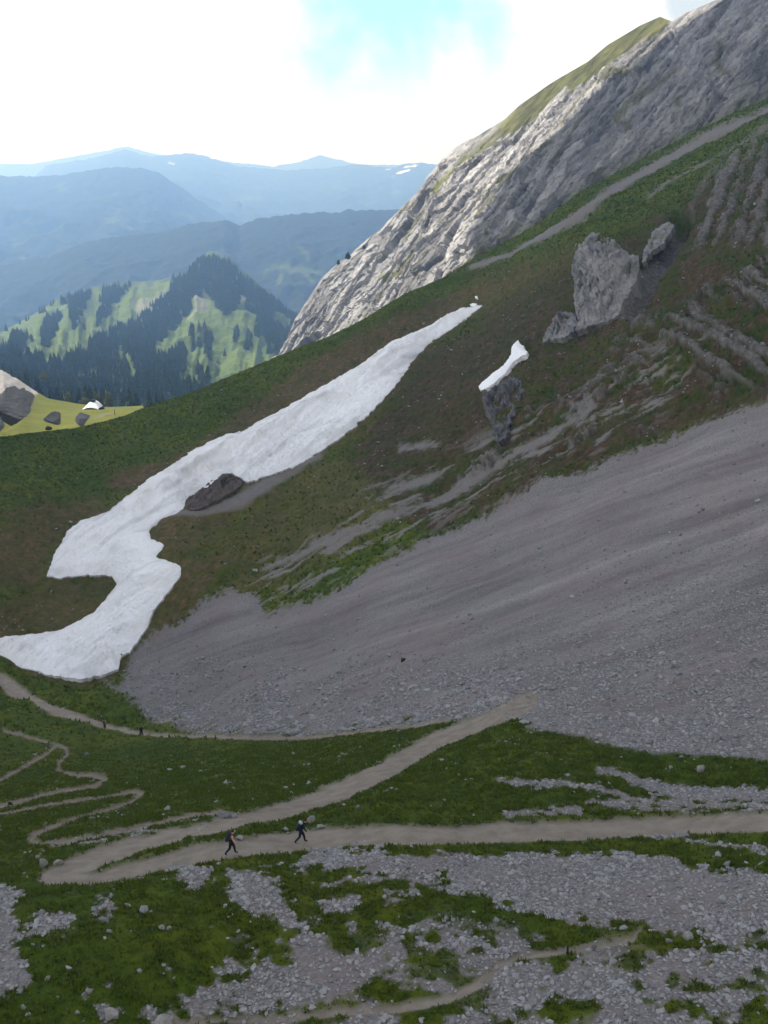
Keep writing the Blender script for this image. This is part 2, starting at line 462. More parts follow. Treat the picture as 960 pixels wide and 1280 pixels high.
for l in ([(625,976,3),(700,981,4.5),(740,988,4.5),(775,1000,5),(860,1003,5),(960,1010,4)],
          [(750,966,3),(780,972,5),(830,985,9),(900,992,9),(1000,998,8)],
          [(635,1022,3),(690,1017,5),(730,1017,4)],[(735,1008,3),(800,1008,4),(880,1010,3)],
          [(700,1047,3),(820,1044,7),(855,1042,6)],[(860,1053,2),(920,1055,4),(960,1060,6),(1050,1062,6)],
          [(400,1110,2),(470,1103,3)], [(545,1110,2),(580,1118,5)]):
    add(grav, line(Uw, Vw, l) + nC*5 + nE*8, 2.5)
# grass tongues lying over the gravel
for g in ([(540,1058),(640,1051),(720,1050),(800,1046),(830,1052),(880,1062),(930,1072),(950,1080),(900,1082),(860,1078),(820,1068),(780,1060),(700,1058),(640,1067),(600,1066),(560,1066)],
          [(855,1042),(960,1037),(1100,1036),(1100,1056),(960,1056),(900,1051)],
          [(600,1180),(640,1165),(700,1170),(690,1180),(640,1190)], [(768,1160),(800,1158),(812,1172),(775,1172)],
          [(685,1195),(712,1188),(730,1200),(700,1215),(680,1210)], [(565,1210),(600,1203),(612,1222),(590,1240),(560,1238)],
          [(835,1178),(870,1168),(890,1180),(850,1190)],[(950,1185),(1000,1182),(1000,1200),(950,1196)],
          [(535,1098),(556,1095),(562,1106),(545,1108)]):
    grav *= 1 - ss(sdf_box(Uw, Vw, g) + nC*10 + nE*14, -3, 3)
# half-grown stony turf at the bottom right
mixz = ss(sdf_box(U, V, [(400,1140),(620,1150),(800,1180),(1300,1195),(1300,1420),(200,1420),(330,1230)], 120), -20, 40)
mn = fbm3(B, 2.6, 4, off=14.)
grav = np.maximum(grav, mixz * ss(mn, .02, .22) * .95)
hold = ss(fbm3(B, 1.9, 3, off=51.), .12, .32) * ss(V, 1090, 1180) * .85
grav *= 1 - hold * ss(grav, .2, .9) * np.where(V > 1165, 1, .25)
# scattered stony spots in the turf
sp = ss(fbm3(B, 1.1, 3, off=63.), .42, .55) * ss(V, 985, 1090) * .85
grav = np.maximum(grav, sp)
# stones and bare earth beside the zigzags
wear = ss(line(Us, Vs, [(60,1054,6),(130,1050,9),(200,1040,9),(270,1026,7),(300,1020,6)]), -5, 6) * ss(fbm3(B, .9, 3, off=2.), -.1, .25)
grav = np.maximum(grav, wear*.75)

# strips of debris running down the rib between snow and scree
along = (U*.87 - V*.5); across = (U*.5 + V*.87)
rib = ss(sdf(U, V, [(300,735),(330,690),(420,660),(470,600),(560,560),(640,520),(760,470),(860,400),(900,420),(830,520),(760,565),(700,590),(610,632),(540,660),(470,695),(410,735),(330,770)]), -12, 18)
st = fbm2(along/70 + nB*.15, across/7.5 + nA*.5, 4, .6, .11) + .22*nC
grav = np.maximum(grav, rib * ss(st, .03, .28) * .9)
for l in ([(480,616,3),(520,602,6),(545,590,4)],[(455,660,4),(500,640,4),(560,610,5),(620,575,5),(680,540,5),(740,505,4)],[(330,705,3),(400,680,5),(440,662,4)],[(500,560,3),(540,550,5)]):
    add(grav, line(Uw, Vw, l) + nC*6 + nB*5 + st*5, 4, .9)
# the gravel runnel under the cliff, a thinner one below it
add(grav, nA*3 + nC*4 + line(Us, Vs, [(592,335,4),(640,318,3),(700,282,5),(757,244,5),(820,208,5),(883,171,4.5),(932,148,4),(970,130,3.5),(1150,32,3)]), 3)
add(grav, line(Us, Vs, [(810,245,2),(860,215,2.2),(910,185,2),(960,155,2.5),(1100,80,3)]), 3, .6)

# bare brown earth
snow_d = sdf(U, V, SNOW_POLY)
add(dirt, sdf_box(U, V, [(230,690),(330,600),(440,555),(510,630),(420,690),(330,740),(290,730)]) + nA*26, 22, .62)
add(dirt, line(U, V, [(150,600,16),(250,570,14),(330,515,18),(400,470,22),(470,430,24),(560,385,16),(640,350,8),(700,320,3)]) + nA*14, 10, .95)
add(dirt, sdf_box(U, V, [(-300,650),(0,650),(60,625),(130,620),(130,640),(70,690),(50,730),(0,745),(-300,760)]) + nA*22, 16, .85)
add(dirt, sdf_box(U, V, [(0,755),(60,725),(120,715),(152,728),(140,755),(90,790),(0,802),(-100,800)]) + nA*8, 9, .75)
add(dirt, sdf_box(U, V, [(190,690),(185,655),(240,640),(330,600),(350,610),(260,665),(235,690),(300,690),(240,760),(185,800),(200,755),(225,715)]) + nA*12, 9, .85)
add(dirt, sdf_box(U, V, [(440,560),(520,450),(560,430),(640,390),(700,390),(690,420),(640,450),(600,490),(610,560),(560,590),(480,590)]) + nA*26, 20, .8)
add(dirt, sdf_box(U, V, [(700,560),(800,500),(900,490),(960,480),(960,500),(800,555),(730,580)]) + nA*14, 10, .7)
add(dirt, sdf_box(U, V, [(590,350),(720,300),(730,400),(640,440),(590,420)]) + nA*24, 20, .7)
dirt = np.maximum(dirt, ss(snow_d, -9, -2)*.8)
dirt = np.maximum(dirt, ss(nB + .5*nC, .25, .6) * ss(R0, 150, 190) * .6)
dirt = np.maximum(dirt, ss(line(U, V, [(610,640,12),(800,560,9),(960,505,6)]), -8, 8)*.45)
add(grav, line(U, V, [(215,645,3),(250,640,4),(300,622,7),(340,600,6),(400,570,3)]), 3, .8)

# bedded rock breaking through the turf on the right
q1 = (U-850)*.95 + (V-300)*.36 + nA*10            # upper beds, steep
q2 = -(U-850)*.52 + (V-420)*.85 + nB*8            # lower beds, dipping right
z1 = ss(sdf(U, V, [(885,215),(960,150),(1400,-50),(1400,330),(960,315),(900,310),(860,310),(862,260)]), -8, 14)
z2 = ss(sdf(U, V, [(830,390),(900,350),(960,320),(1400,250),(1400,440),(960,480),(900,490),(850,440),(820,430)]), -8, 14)
z3 = ss(sdf(U, V, [(760,420),(830,385),(850,400),(840,440),(800,470),(740,510),(690,540),(700,500),(750,460)]), -8, 14)
p1 = -(U-850)*.36+(V-300)*.95; p2 = (U-850)*.85+(V-420)*.52
s1 = 1.8*fbm2(q1/15+nC*.12, p1/150, 4, .55, .15) + .12*np.sin(q1/21*2*math.pi); s2 = 1.8*fbm2(q2/13+nC*.12, p2/150, 4, .55, .35) + .3*np.sin(q2/24*2*math.pi)
rock = np.maximum(rock, z1 * ss(s1 + nC*.4 + nA*.3, -.2, .35) * .9)
rock = np.maximum(rock, z2 * ss(s2 + nC*.4 + nA*.3, -.1, .45) * .9)
rock = np.maximum(rock, z3 * ss(nA*1.5 + nC + s2*.4, -.1, .5) * .8)
blob = ss(fbm3(B, 9, 4, off=21.) + .35*nC, .3, .48) * ss(sdf(U, V, [(560,600),(560,440),(700,360),(830,330),(960,300),(1200,250),(1200,430),(960,480),(800,550),(700,590)]), -20, 30)
rock = np.maximum(rock, blob*.8)
add(rock, sdf_box(Uw, Vw, [(800,330),(838,279),(850,285),(835,320),(800,370),(780,400),(772,395)]), 5, .9)
rock = np.clip(rock - path, 0, 1); grav = np.clip(grav, 0, 1)

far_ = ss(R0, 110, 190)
earth = ss(sdf(U, V, [(430,570),(520,450),(590,405),(700,335),(840,262),(900,215),(1200,60),(1200,430),(960,505),(800,560),(700,604),(600,650),(540,668),(500,640)]) + nA*16, -18, 18)
dirt = np.maximum(dirt, earth*(.22 + 1.0*ss(nB*.9 + nD*.5 + nA*.3, -.2, .22)))
dirt *= np.maximum(np.clip(.78 + .9*nD + .5*nA, .15, 1), 1-far_)
# tone: darker and lighter debris flows in the scree, then broader darker and lighter areas
aw = U*.94 - V*.34; bw = U*.34 + V*.94
fl = fbm2(aw/420, bw/19 + .08*nA, 4, .55, .4)
fl2 = fbm2(aw/140, bw/5.5, 3, .6, .6)
upper = ss(d_scree, 0, 25) * ss(V, 960, 800)
tone *= 1 + upper * (.45*fl + .28*fl2)
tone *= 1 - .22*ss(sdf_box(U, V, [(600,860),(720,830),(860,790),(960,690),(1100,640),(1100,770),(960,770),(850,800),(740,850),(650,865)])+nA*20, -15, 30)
ochre = ss(line(U, V, [(770,785,10),(830,760,14),(880,725,6),(960,660,3)]) + nA*10, -10, 10)
dirt2 = ochre*.35
tone *= 1 + .18*ochre
tone *= 1 - .1*nC*(1-path)
nE = fbm3(B, .75, 3, .6, off=55.)
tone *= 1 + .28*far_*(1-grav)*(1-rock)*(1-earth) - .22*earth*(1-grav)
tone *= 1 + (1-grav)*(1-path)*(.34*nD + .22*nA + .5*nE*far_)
tone = np.clip(tone, .4, 2.0)
dirt = np.clip(np.maximum(dirt*(1-ss(grav, .5, 1)), 0), 0, 1)

# ------------------------------------------------------------------ near terrain: relief
up = np.array([0,0,1.0])
far = ss(R0, 110, 190)
h = fbm3(B, 26, 3, off=3.) * (.5 + 2.2*far)
h += (1-grav)*(1-path)*(fbm3(B, 3.2, 4, off=8.)*(.22 + .55*far) + fbm3(B, .7, 2, off=18.)*.07)
# cattle terraces on the steep turf
zz = B[...,2] + nA*1.2
h += far*(1-grav)*(1-rock)*.22*np.sin(zz/1.6*2*math.pi)*ss(nB, -.3, .3)
h += far*ss(line(U, V, [(300,515,25),(400,470,30),(560,385,20)]), -10, 10)*.35*np.sin((zz)/1.5*2*math.pi)
h += grav*(fbm3(B, 1.1, 3, off=44.)*(.10+.04*far))
h += far*(1-grav)*nE*.22
h += upper*(fl*.12 + fl2*.08)
h += rib*st*.3
h += z1*(ss(s1,-.3,.5)*.6 + nC*.6) + z2*(ss(s2,-.3,.5)*.7 + nC*.6) + z3*nA*1.5 + blob*1.0
h += rock*fbm3(B, 2.2, 4, off=90., ridged=True)*.8
h -= ss(path, .3, .9)*np.clip(.12, 0, 1)
h += ss(line(U, V, [(788,388,3),(803,356,8),(828,312,9),(850,275,8)]) , -12, 4)*-5.0
h *= 1 - .9*ss(snow_d, -7, 4)
# the lip of the ridge stays a clean convex crest
crest = np.clip((V - rv[None])/14, 0, 1)
h *= .25 + .75*crest
G = B + Nn*h[...,None]

def back_skirt(Prow, dist, dirh, k):
    out = []
    r = np.linalg.norm(Prow, axis=1)
    slope = Prow[:,2]/np.linalg.norm(Prow[:,:2], axis=1)
    for d in dist:
        z = Prow[:,2] + slope*d - np.minimum(k*d*d, .75*d + 0)
        out.append(np.stack([Prow[:,0]+dirh[:,0]*d, Prow[:,1]+dirh[:,1]*d, z], 1))
    return np.array(out)[::-1]
dirh = G[0,:,:2]/np.linalg.norm(G[0,:,:2], axis=1)[:,None]
SK = back_skirt(G[0], [1.5,4,8,14,22,34,50,75,110,160,230], dirh, .012)
nsk = len(SK)
ALL = np.concatenate([SK, G], 0)
def ext(a): return np.concatenate([np.repeat(a[:1], nsk, 0), a], 0)
COVER = np.stack([ext(dirt), ext(grav), ext(rock), ext(path)], -1)
COVER[...,0] = np.maximum(COVER[...,0], ext(dirt2))
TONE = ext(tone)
Rr, Cc = TONE.shape
FQ = quads(Rr, Cc)
fm = lambda a: .25*(a[:-1,:-1]+a[1:,:-1]+a[:-1,1:]+a[1:,1:])
fpath = {k: fm(ext(d)) for k, d in path_d.items()}
cls = np.zeros((Rr-1, Cc-1), int)
cls[fm(ext(grav)) > .5] = 1
names = ['ground', 'scree']
for i, k in enumerate(PATHS):
    cls[fpath[k] > 0] = 2+i
    names.append('footpath')
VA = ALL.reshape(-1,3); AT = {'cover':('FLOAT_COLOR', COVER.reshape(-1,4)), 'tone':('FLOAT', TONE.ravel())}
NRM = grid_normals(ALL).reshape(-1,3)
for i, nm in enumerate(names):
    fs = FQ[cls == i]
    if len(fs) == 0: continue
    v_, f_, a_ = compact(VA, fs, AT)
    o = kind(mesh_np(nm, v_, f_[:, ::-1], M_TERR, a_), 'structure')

def ground(u, v):
    """a point on the finished ground along a surveyed bearing"""
    u = np.atleast_1d(np.asarray(u, float)); v = np.atleast_1d(np.asarray(v, float))
    c = np.clip(np.searchsorted(us, u)-1, 0, len(us)-2); fu = (u-us[c])/(us[c+1]-us[c])
    out = np.zeros((len(u),3))
    for i in range(len(u)):
        colv = V[:, c[i]]*(1-fu[i]) + V[:, c[i]+1]*fu[i]
        r = np.clip(np.searchsorted(colv, v[i])-1, 0, NR-2); fv = (v[i]-colv[r])/(colv[r+1]-colv[r])
        a = G[r,c[i]]*(1-fu[i])+G[r,c[i]+1]*fu[i]; b = G[r+1,c[i]]*(1-fu[i])+G[r+1,c[i]+1]*fu[i]
        out[i] = a*(1-fv)+b*fv
    return out if len(out) > 1 else out[0]

# ------------------------------------------------------------------ raised patches: snow beds and crags
def patch(name, poly, step, height, mat, wob=(1.5, 4.0), skirt=2.5, inward=.4, lift=(0,0,0), tonef=None, smooth=True):
    P = np.array(poly, float)
    gu = np.arange(P[:,0].min()-6, P[:,0].max()+6, step); gv = np.arange(P[:,1].min()-6, P[:,1].max()+6, step)
    u, v = np.meshgrid(gu, gv)
    b0 = base(u, v)
    w1 = fbm3(b0, wob[1], 4, .6, off=5.5); 
    s = sdf(u, v, poly) + wob[0]*w1*1.6
    gy, gx = np.gradient(s, step)
    gl = gx*gx + gy*gy + .05
    m = (s < 0) & (s > -1.6*step)
    u = np.where(m, u - s*gx/gl, u); v = np.where(m, v - s*gy/gl, v)
    b0 = base(u, v); n = grid_normals(b0)
    r = np.linalg.norm(b0, axis=-1); d = np.maximum(s, 0)*r/F
    hh = height(b0, d, u, v)
    Pp = b0 + n*hh[...,None] + np.array(lift)*np.clip(d/4,0,1)[...,None]
    ok = s > -1.6*step
    F4 = quads(*u.shape); fk = ok[:-1,:-1]&ok[1:,:-1]&ok[:-1,1:]&ok[1:,1:]
    fs = F4[fk]
    V0, f0, _ = compact(Pp.reshape(-1,3), fs, {})
    nn, _, _ = compact(n.reshape(-1,3), fs, {})
    gw = (np.gradient(b0, step, axis=1)*gx[...,None] + np.gradient(b0, step, axis=0)*gy[...,None])
    for _k in range(3):
        gw[1:-1,1:-1] = (gw[1:-1,1:-1]+gw[:-2,1:-1]+gw[2:,1:-1]+gw[1:-1,:-2]+gw[1:-1,2:])/5
    gw /= np.linalg.norm(gw, axis=-1)[...,None] + 1e-9
    gi, _, _ = compact(gw.reshape(-1,3), fs, {})
    e = np.concatenate([f0[:,[0,1]], f0[:,[1,2]], f0[:,[2,3]], f0[:,[3,0]]])
    key = np.sort(e, 1); key = key[:,0].astype(np.int64)*len(V0)+key[:,1]
    uq, idx, cnt = np.unique(key, return_index=True, return_counts=True)
    be = e[idx[cnt == 1]]
    bv = np.unique(be); mp = np.full(len(V0), -1); mp[bv] = np.arange(len(bv)) + len(V0); mt = np.full(len(V0), -1); mt[bv] = np.arange(len(bv)) + len(V0) + len(bv)
    low = V0[bv] - nn[bv]*skirt + gi[bv]*inward
    sk = np.stack([mt[be[:,1]], mt[be[:,0]], mp[be[:,0]], mp[be[:,1]]], 1)
    VV = np.concatenate([V0, low, V0[bv]]); FF = np.concatenate([f0, sk])
    tn_ = tonef(b0, d, u, v) if tonef else np.ones_like(u)
    t0_, _, _ = compact(tn_.reshape(-1,1), fs, {})
    t0_ = np.concatenate([t0_[:,0], t0_[bv,0], t0_[bv,0]])
    return mesh_np(name, VV, FF[:, ::-1], mat, {'tone':('FLOAT', t0_)}, smooth)

def snow_tone(b, d, u, v):
    a = (u*.83 - v*.56); c = (u*.56 + v*.83)
    n = fbm2(a/110, c/10, 4, .6, .9); m = fbm3(b, 9, 4, .6, off=4.)
    low = ss(v, 640, 760)
    return np.clip((.93 + .07*low) * (1 - .22*ss(n, .0, .4)*(1-.5*low) - .16*ss(m, .05, .4)) - .12*np.exp(-d/1.2), .4, 1)

def snow_h(b, d, u, v):
    th = .9*(1-np.exp(-d/2.0)) + .28 + 1.3*(1-np.exp(-d/14))
    a = (u*.83 - v*.56); c = (u*.56 + v*.83)
    cups = fbm3(b, 2.6, 4, .65, off=12., ridged=True)*.5
    rolls = fbm2(a/90, c/13, 4, .55, .3)*2.0*np.clip(d/6,0,1)
    lip = 2.4*np.exp(-((sdf_line(u, v, [(600,384),(540,420),(480,452),(400,505),(330,545),(270,575),(215,605),(165,640)])-6)/7.0)**2)*np.clip(d/5,0,1)
    return th + cups*np.clip(d/2,.2,1) + rolls + lip

def sdf_line(u, v, pts):
    return -line(u, v, [(a,b,0) for a,b in pts]) if True else 0

snow = patch('snow_patch', SNOW_POLY, .95, snow_h, M_SNOW, (2.2, 2.6), 1.4, .25, tonef=snow_tone)
tag(snow, 'long winding bed of old snow filling the gully from the ridge to the footpath', 'snow patch')
snow2 = patch('snow_patch', SNOW2, .6, lambda b,d,u,v: .6+.9*(1-np.exp(-d/1.2))+fbm3(b,1.2,3)*.25, M_SNOW, (.7, 2.0), 2.0, .1)
tag(snow2, 'small narrow strip of snow in a gully above the dark slabby rocks', 'snow patch')
for pl, lb in (([(588,382),(592,380),(597,381),(595,384),(590,384)], 'tiny scrap of snow just above the top of the long snow bed'),
               ([(594,372),(597,371),(598,374),(595,374)], 'tiniest lone snow fleck on brown earth above the long snow bed')):
    tag(patch('snow_patch', pl, .5, lambda b,d,u,v: .4+.6*(1-np.exp(-d/.8)), M_SNOW, (.4,1.5), 1.5, .2), lb, 'snow patch')

def hsh(i, j, k):
    return (_perm[(_perm[i.astype(np.int64) & 255] + (j.astype(np.int64) & 255) + k) & 255])/255.0
def slabs(a, c, sz, ln, sd):
    w = c/sz + .55*fbm2(a/ln, c/(sz*3), 3, .5, sd)
    ci = np.floor(w); cf = w - ci
    w2 = a/ln*1.0 + hsh(ci, ci*3, 17)*7 + .25*fbm2(c/sz, a/ln, 2, .5, sd+.1)
    ai = np.floor(w2); af = w2 - ai
    return hsh(ci, ai, 5) - .5 + .55*(hsh(ci, ai, 91)-.35)*(cf-.5)*2 + .35*(af-.5)*(hsh(ci, ai, 33)-.2)
def slab_h(amp, edge, sl, dirn=(.55,-.83), per=9.0):
    def f(b, d, u, v):
        a = u*dirn[0]+v*dirn[1]; c = -u*dirn[1]+v*dirn[0]
        q = fbm2(a/40, c/per, 4, .6, .5)
        stp = slabs(a*.25, c*.25+q*1.2, per*.28, per*.9, .2)*1.6 + slabs(a*.25, c*.25+q*.5, per*.13, per*.4, .5)*.8
        dome = amp*(1-np.exp(-d/edge))
        return dome + sl*(stp*.8 + q*.5) * np.clip(d/1.5,.15,1) + fbm3(b, 2.0, 4, .6, ridged=True)*.5*sl
    return f
OUTC = [(737,289),(749,291),(755,297),(769,302),(774,310),(780,315),(790,322),(799,322),(800,335),(797,352),(790,364),(784,374),(774,395),(759,404),(745,408),(730,413),(721,416),
        (724,404),(721,389),(719,375),(719,360),(717,343),(719,330),(720,310),(726,299)]
o = patch('rock_outcrop', OUTC, .8, slab_h(3.6, 7.0, 1.9, per=8), M_CRAG, (2.2, 5.0), 6.0, 1.2, smooth=False)
tag(o, 'big pale grey slabby crag standing out of the grassy slope', 'rock outcrop')
o = patch('rock_outcrop', [(693,400),(705,393),(720,395),(723,405),(716,418),(706,424),(690,427),(678,432),(684,420),(690,412)], .7, slab_h(1.8, 2.0, 1.9, per=6), M_CRAG, (2.0, 3.0), 4.0, 1.0, smooth=False)
tag(o, 'small crumbling grey outcrop at the lower left foot of the big crag', 'rock outcrop')
o = patch('rock_outcrop', [(803,322),(815,293),(826,284),(838,279),(843,284),(836,296),(826,310),(815,316),(804,331)], .7, slab_h(.5, 1.5, 1.3, per=5), M_CRAG, (3.0, 2.5), 1.5, .3, smooth=False)
tag(o, 'narrow pale rock fin slanting up from the right side of the big crag', 'rock outcrop')
o = patch('rock_outcrop', [(606,488),(612,491),(628,480),(640,474),(650,476),(655,490),(648,505),(642,522),(632,548),(624,556),(621,545),(612,525),(607,508)], .7, slab_h(-.1, 2.5, 1.7, (.35,-.94), 6.0), M_SLATE, (6.0, 2.5), 2.0, .2, smooth=False)
tag(o, 'dark grey stepped slabs directly below the small snow strip', 'rock outcrop')
o = patch('rock_outcrop', [(231,637),(236,625),(248,615),(258,609),(262,603),(275,597),(286,594),(295,597),(305,602),(300,611),(285,620),(268,630),(250,637),(240,640)], .7, slab_h(.7, 1.6, 1.6, (.8,-.6), 8.0), M_DARKROCK, (1.0, 4.0), 3.0, .5)
tag(o, 'dark brown rock bared in a hollow at the edge of the long snow bed', 'rock outcrop')

# ------------------------------------------------------------------ boulders and stones
def rock_mesh(seed, sub=3, flat=.7, rough=.25, facets=9):
    rg = np.random.default_rng(seed)
    bm = bmesh.new(); bmesh.ops.create_icosphere(bm, subdivisions=sub, radius=1)
    P = np.array([v.co[:] for v in bm.verts])
    for i in range(facets):                       # chop planes for angular faces
        n = rg.normal(size=3); n /= np.linalg.norm(n); k = rg.uniform(.38, .8)
        d = P@n - k
        P = P - np.outer(np.maximum(d, 0), n)
    P *= (1 + rough*fbm3(P + seed*3.1, .8, 4, .6) + .12*fbm3(P*np.array([1,1,2.5]) + seed*1.7, .35, 3, .6, ridged=True))[:,None]
    P *= np.array([1, rg.uniform(.7,.95), flat])
    for v, p in zip(bm.verts, P): v.co = p
    return bm

def boulder(u, v, wpx, hpx, label, mat, seed, name='boulder', sink=.3, group=None, sub=3, tilt=None):
    p = ground(u, v); r = np.linalg.norm(p)
    w = wpx*r/F/2; hgt = hpx*r/F/2
    o = bm_obj(name, rock_mesh(seed, sub, 1.0, .25, 14), mat, None, smooth=False)
    o.scale = (w, w*.85, hgt); o.location = p + np.array([0,0,hgt*(1-2*sink)])
    o.rotation_euler = (0, tilt or 0, random.uniform(-.4,.4))
    return tag(o, label, 'boulder' if wpx > 12 else 'stone', group)

boulder(18, 537, 62, 56, 'huge grey lichened boulder at the left end of the grass ridge', M_BOULDER, 21, sink=.12, sub=5)
boulder(-14, 541, 40, 40, 'broken grey boulder leaning against the huge one at the picture edge', M_BOULDER, 22, sink=.15, sub=5)
boulder(69, 532, 27, 20, 'low jagged grey rock on the ridge right of the huge boulder', M_BOULDER, 23, sink=.15, sub=4)
boulder(103, 530, 22, 24, 'pointed bluish grey rock on the ridge below the white-roofed shelter', M_BOULDER, 24, sink=.15, sub=4)
boulder(62, 537, 9, 6, 'small black-looking rock in front of the low jagged rock', M_DARKSTONE, 25)
NEARROCKS = [
 (209,1013,14,8,'white oblong boulder alone in grass above the lower zigzag path',M_PALE),
 (280,1021,20,11,'grey boulder with dark end where the zigzag joins the wide path',M_BOULDER),
 (294,1021,10,7,'pale stone touching the grey boulder at the path junction',M_PALE),
 (54,1088,14,16,'upright pale boulder beside the hairpin of the wide path',M_PALE),
 (48,1077,7,9,'small pale stone standing behind the upright boulder at the hairpin',M_PALE),
 (73,1082,15,9,'flat pale boulder at the outer edge of the hairpin bend',M_PALE),
 (318,709,11,7,'lone pale stone on brown turf between snow bed and scree',M_PALE),
 (505,827,9,6,'lone dark brown stone in the middle of the scree',M_DARKSTONE),
 (90,823,6,5,'lone small dark stone lying on the lower snow bed',M_DARKSTONE),
 (152,820,6,5,'larger of the dark stones at the lower right snow edge',M_DARKSTONE),
 (158,816,5,4,'smaller of the dark stones at the lower right snow edge',M_DARKSTONE),
 (876,965,17,10,'largest pale rock in the grass just under the scree apron at right',M_PALE),
 (838,961,7,5,'small white stone left of the pale rocks under the scree apron',M_PALE),
 (823,978,7,5,'small pale stone beside the gravel streak in the right meadow',M_PALE),
 (299,1050,14,9,'jagged pale rock on the path edge behind the pink-shirted hiker',M_PALE),
 (390,1030,14,10,'pale broken rock right behind the hiker with the light-topped backpack',M_PALE),
 (402,1036,12,7,'flat pale rock at the path edge right of the dark hiker',M_PALE),
 (579,1124,9,7,'white stone at the tip of the grass tongue in the gravel field',M_PALE),
 (860,1176,20,9,'long pale slab beside the grass tuft below the big gravel field',M_PALE),
 (836,1183,11,8,'rounded pale stone left of the long slab below the gravel field',M_PALE),
 (780,1167,12,7,'pale stone on the small grass knoll at the end of the lower path',M_PALE),
 (703,1197,6,4,'small pale stone touching the dark stake',M_PALE),
 (742,1193,8,7,'bluish grey stone in turf right of the dark stake',M_BOULDER),
 (174,1219,10,5,'pale flat stone alone in the lower left meadow',M_PALE),
 (60,1226,8,7,'white stone in grass right of the left gravel patch',M_PALE),
 (30,1262,9,6,'white stone in grass at the bottom left corner',M_PALE),
 (97,1270,8,7,'white stone left of the bottom pale rock cluster',M_PALE),
 (130,1140,13,8,'pale boulder in the stony spot below the hairpin',M_PALE),
 (160,1136,9,6,'pale stone right of the stony spot below the hairpin',M_PALE),
 (137,1170,7,6,'small pale stone in grass below the stony spot',M_PALE),
 (203,1168,9,6,'left stone of a pair in the middle of the lower meadow',M_PALE),
 (212,1167,8,7,'right stone of a pair in the middle of the lower meadow',M_PALE),
 (205,1280,30,12,'wide pale boulder cut by the bottom picture edge',M_PALE),
 (138,1272,24,14,'pale cracked rock cluster near the bottom left',M_PALE),
 (112,1243,13,7,'pale rock half sunk in the lower left meadow',M_PALE),
 (330,1206,8,6,'pale stone in turf right of the small gravel patch',M_PALE),
 (940,1230,18,8,'broad pale slab near the bottom right edge',M_PALE),
 (108,946,7,5,'small grey stone in grass right of the upper zigzag bend',M_BOULDER),
 (228,959,9,6,'pale stone in mid meadow above the wide path',M_PALE),
 (97,974,6,5,'small white stone on the second zigzag',M_PALE),
 (553,951,9,5,'pale stone in grass right of the upper path',M_PALE),
 (12,1004,6,6,'brown stone on the zigzag at the left picture edge',M_DARKSTONE),
]
for i, (u, v, w, h_, lb, m) in enumerate(NEARROCKS):
    boulder(u, v, w, h_*1.25, lb, m, 100+i, 'boulder' if w > 12 else 'stone', .28)

# zigzag kerb stones
for k, ln in enumerate(([(0,972),(66,932)], [(55,990),(100,984),(125,975)], [(20,1016),(62,1006),(140,997)])):
    P = np.array(ln, float); L = np.concatenate([[0], np.cumsum(np.hypot(*np.diff(P, axis=0).T))])
    for j in range(7 if k != 1 else 5):
        s_ = random.uniform(0, L[-1]); u = np.interp(s_, L, P[:,0]); v = np.interp(s_, L, P[:,1]) - random.uniform(0,2)
        boulder(u, v, random.uniform(2.5,5), random.uniform(2.5,3.8), 'small pale stone edging the %s zigzag path' % ('upper','middle','lower')[k], M_PALE, 300+k*10+j, 'stone', .3,
                'stones edging the %s zigzag' % ('upper','middle','lower')[k], 2)

# loose scree: too many stones to count
def cell_pick(weight, n):
    a = np.linalg.norm(np.cross(G[1:,:-1]-G[:-1,:-1], G[:-1,1:]-G[:-1,:-1]), axis=-1)
    w = (a*weight[:-1,:-1]).ravel(); cdf = np.cumsum(w); 
    idx = np.searchsorted(cdf, RNG.random(n)*cdf[-1])
    r, c = np.unravel_index(np.clip(idx, 0, w.size-1), a.shape)
    fu = RNG.random(n)[:,None]; fv = RNG.random(n)[:,None]
    P = (G[r,c]*(1-fu)+G[r,c+1]*fu)*(1-fv) + (G[r+1,c]*(1-fu)+G[r+1,c+1]*fu)*fv
    return P, r, c

inview = ((U > -120) & (U < 1080) & (V < 1330)).astype(float)
def ico_base():
    bm = bmesh.new(); bmesh.ops.create_icosphere(bm, subdivisions=1, radius=1)
    v = np.array([x.co[:] for x in bm.verts]); f = np.array([[y.index for y in x.verts] for x in bm.faces]); bm.free(); return v, f
IV, IF = ico_base()
if len(IV) > 12: pass
def stones(n, weight, smin, smax, pw, flat):
    P, r, c = cell_pick(weight, n)
    s = smin*(1-RNG.random(n)*(1-(smin/smax)**pw))**(-1/pw)
    loc = IV[None]*(1 + RNG.uniform(-.32,.32,(n,len(IV),1)))
    loc = loc * np.stack([s, s*RNG.uniform(.5,.9,n), s*RNG.uniform(flat*.6,flat*1.3,n)],1)[:,None]
    th = RNG.uniform(0, 6.28, n); cth, sth = np.cos(th), np.sin(th)
    tx = RNG.normal(0, .3, n)
    y = loc[...,1]*np.cos(tx)[:,None]-loc[...,2]*np.sin(tx)[:,None]; z = loc[...,1]*np.sin(tx)[:,None]+loc[...,2]*np.cos(tx)[:,None]
    x = loc[...,0]*cth[:,None]-y*sth[:,None]; y2 = loc[...,0]*sth[:,None]+y*cth[:,None]
    VV = np.stack([x,y2,z],-1) + P[:,None] + np.array([0,0,1.])*(s*.2)[:,None,None]
    FF = IF[None] + (np.arange(n)*len(IV))[:,None,None]
    return VV.reshape(-1,3), FF.reshape(-1,3)
nearw = ss(R0, 150, 85)
wA = inview*(grav**2)*(1-path*.9)*nearw*(.35+ss(fbm3(B,5,3,off=71.),-.2,.3))*np.where(V>1050,1.6,1)
a1 = stones(46000, wA, .07, .24, 2.7, .40)
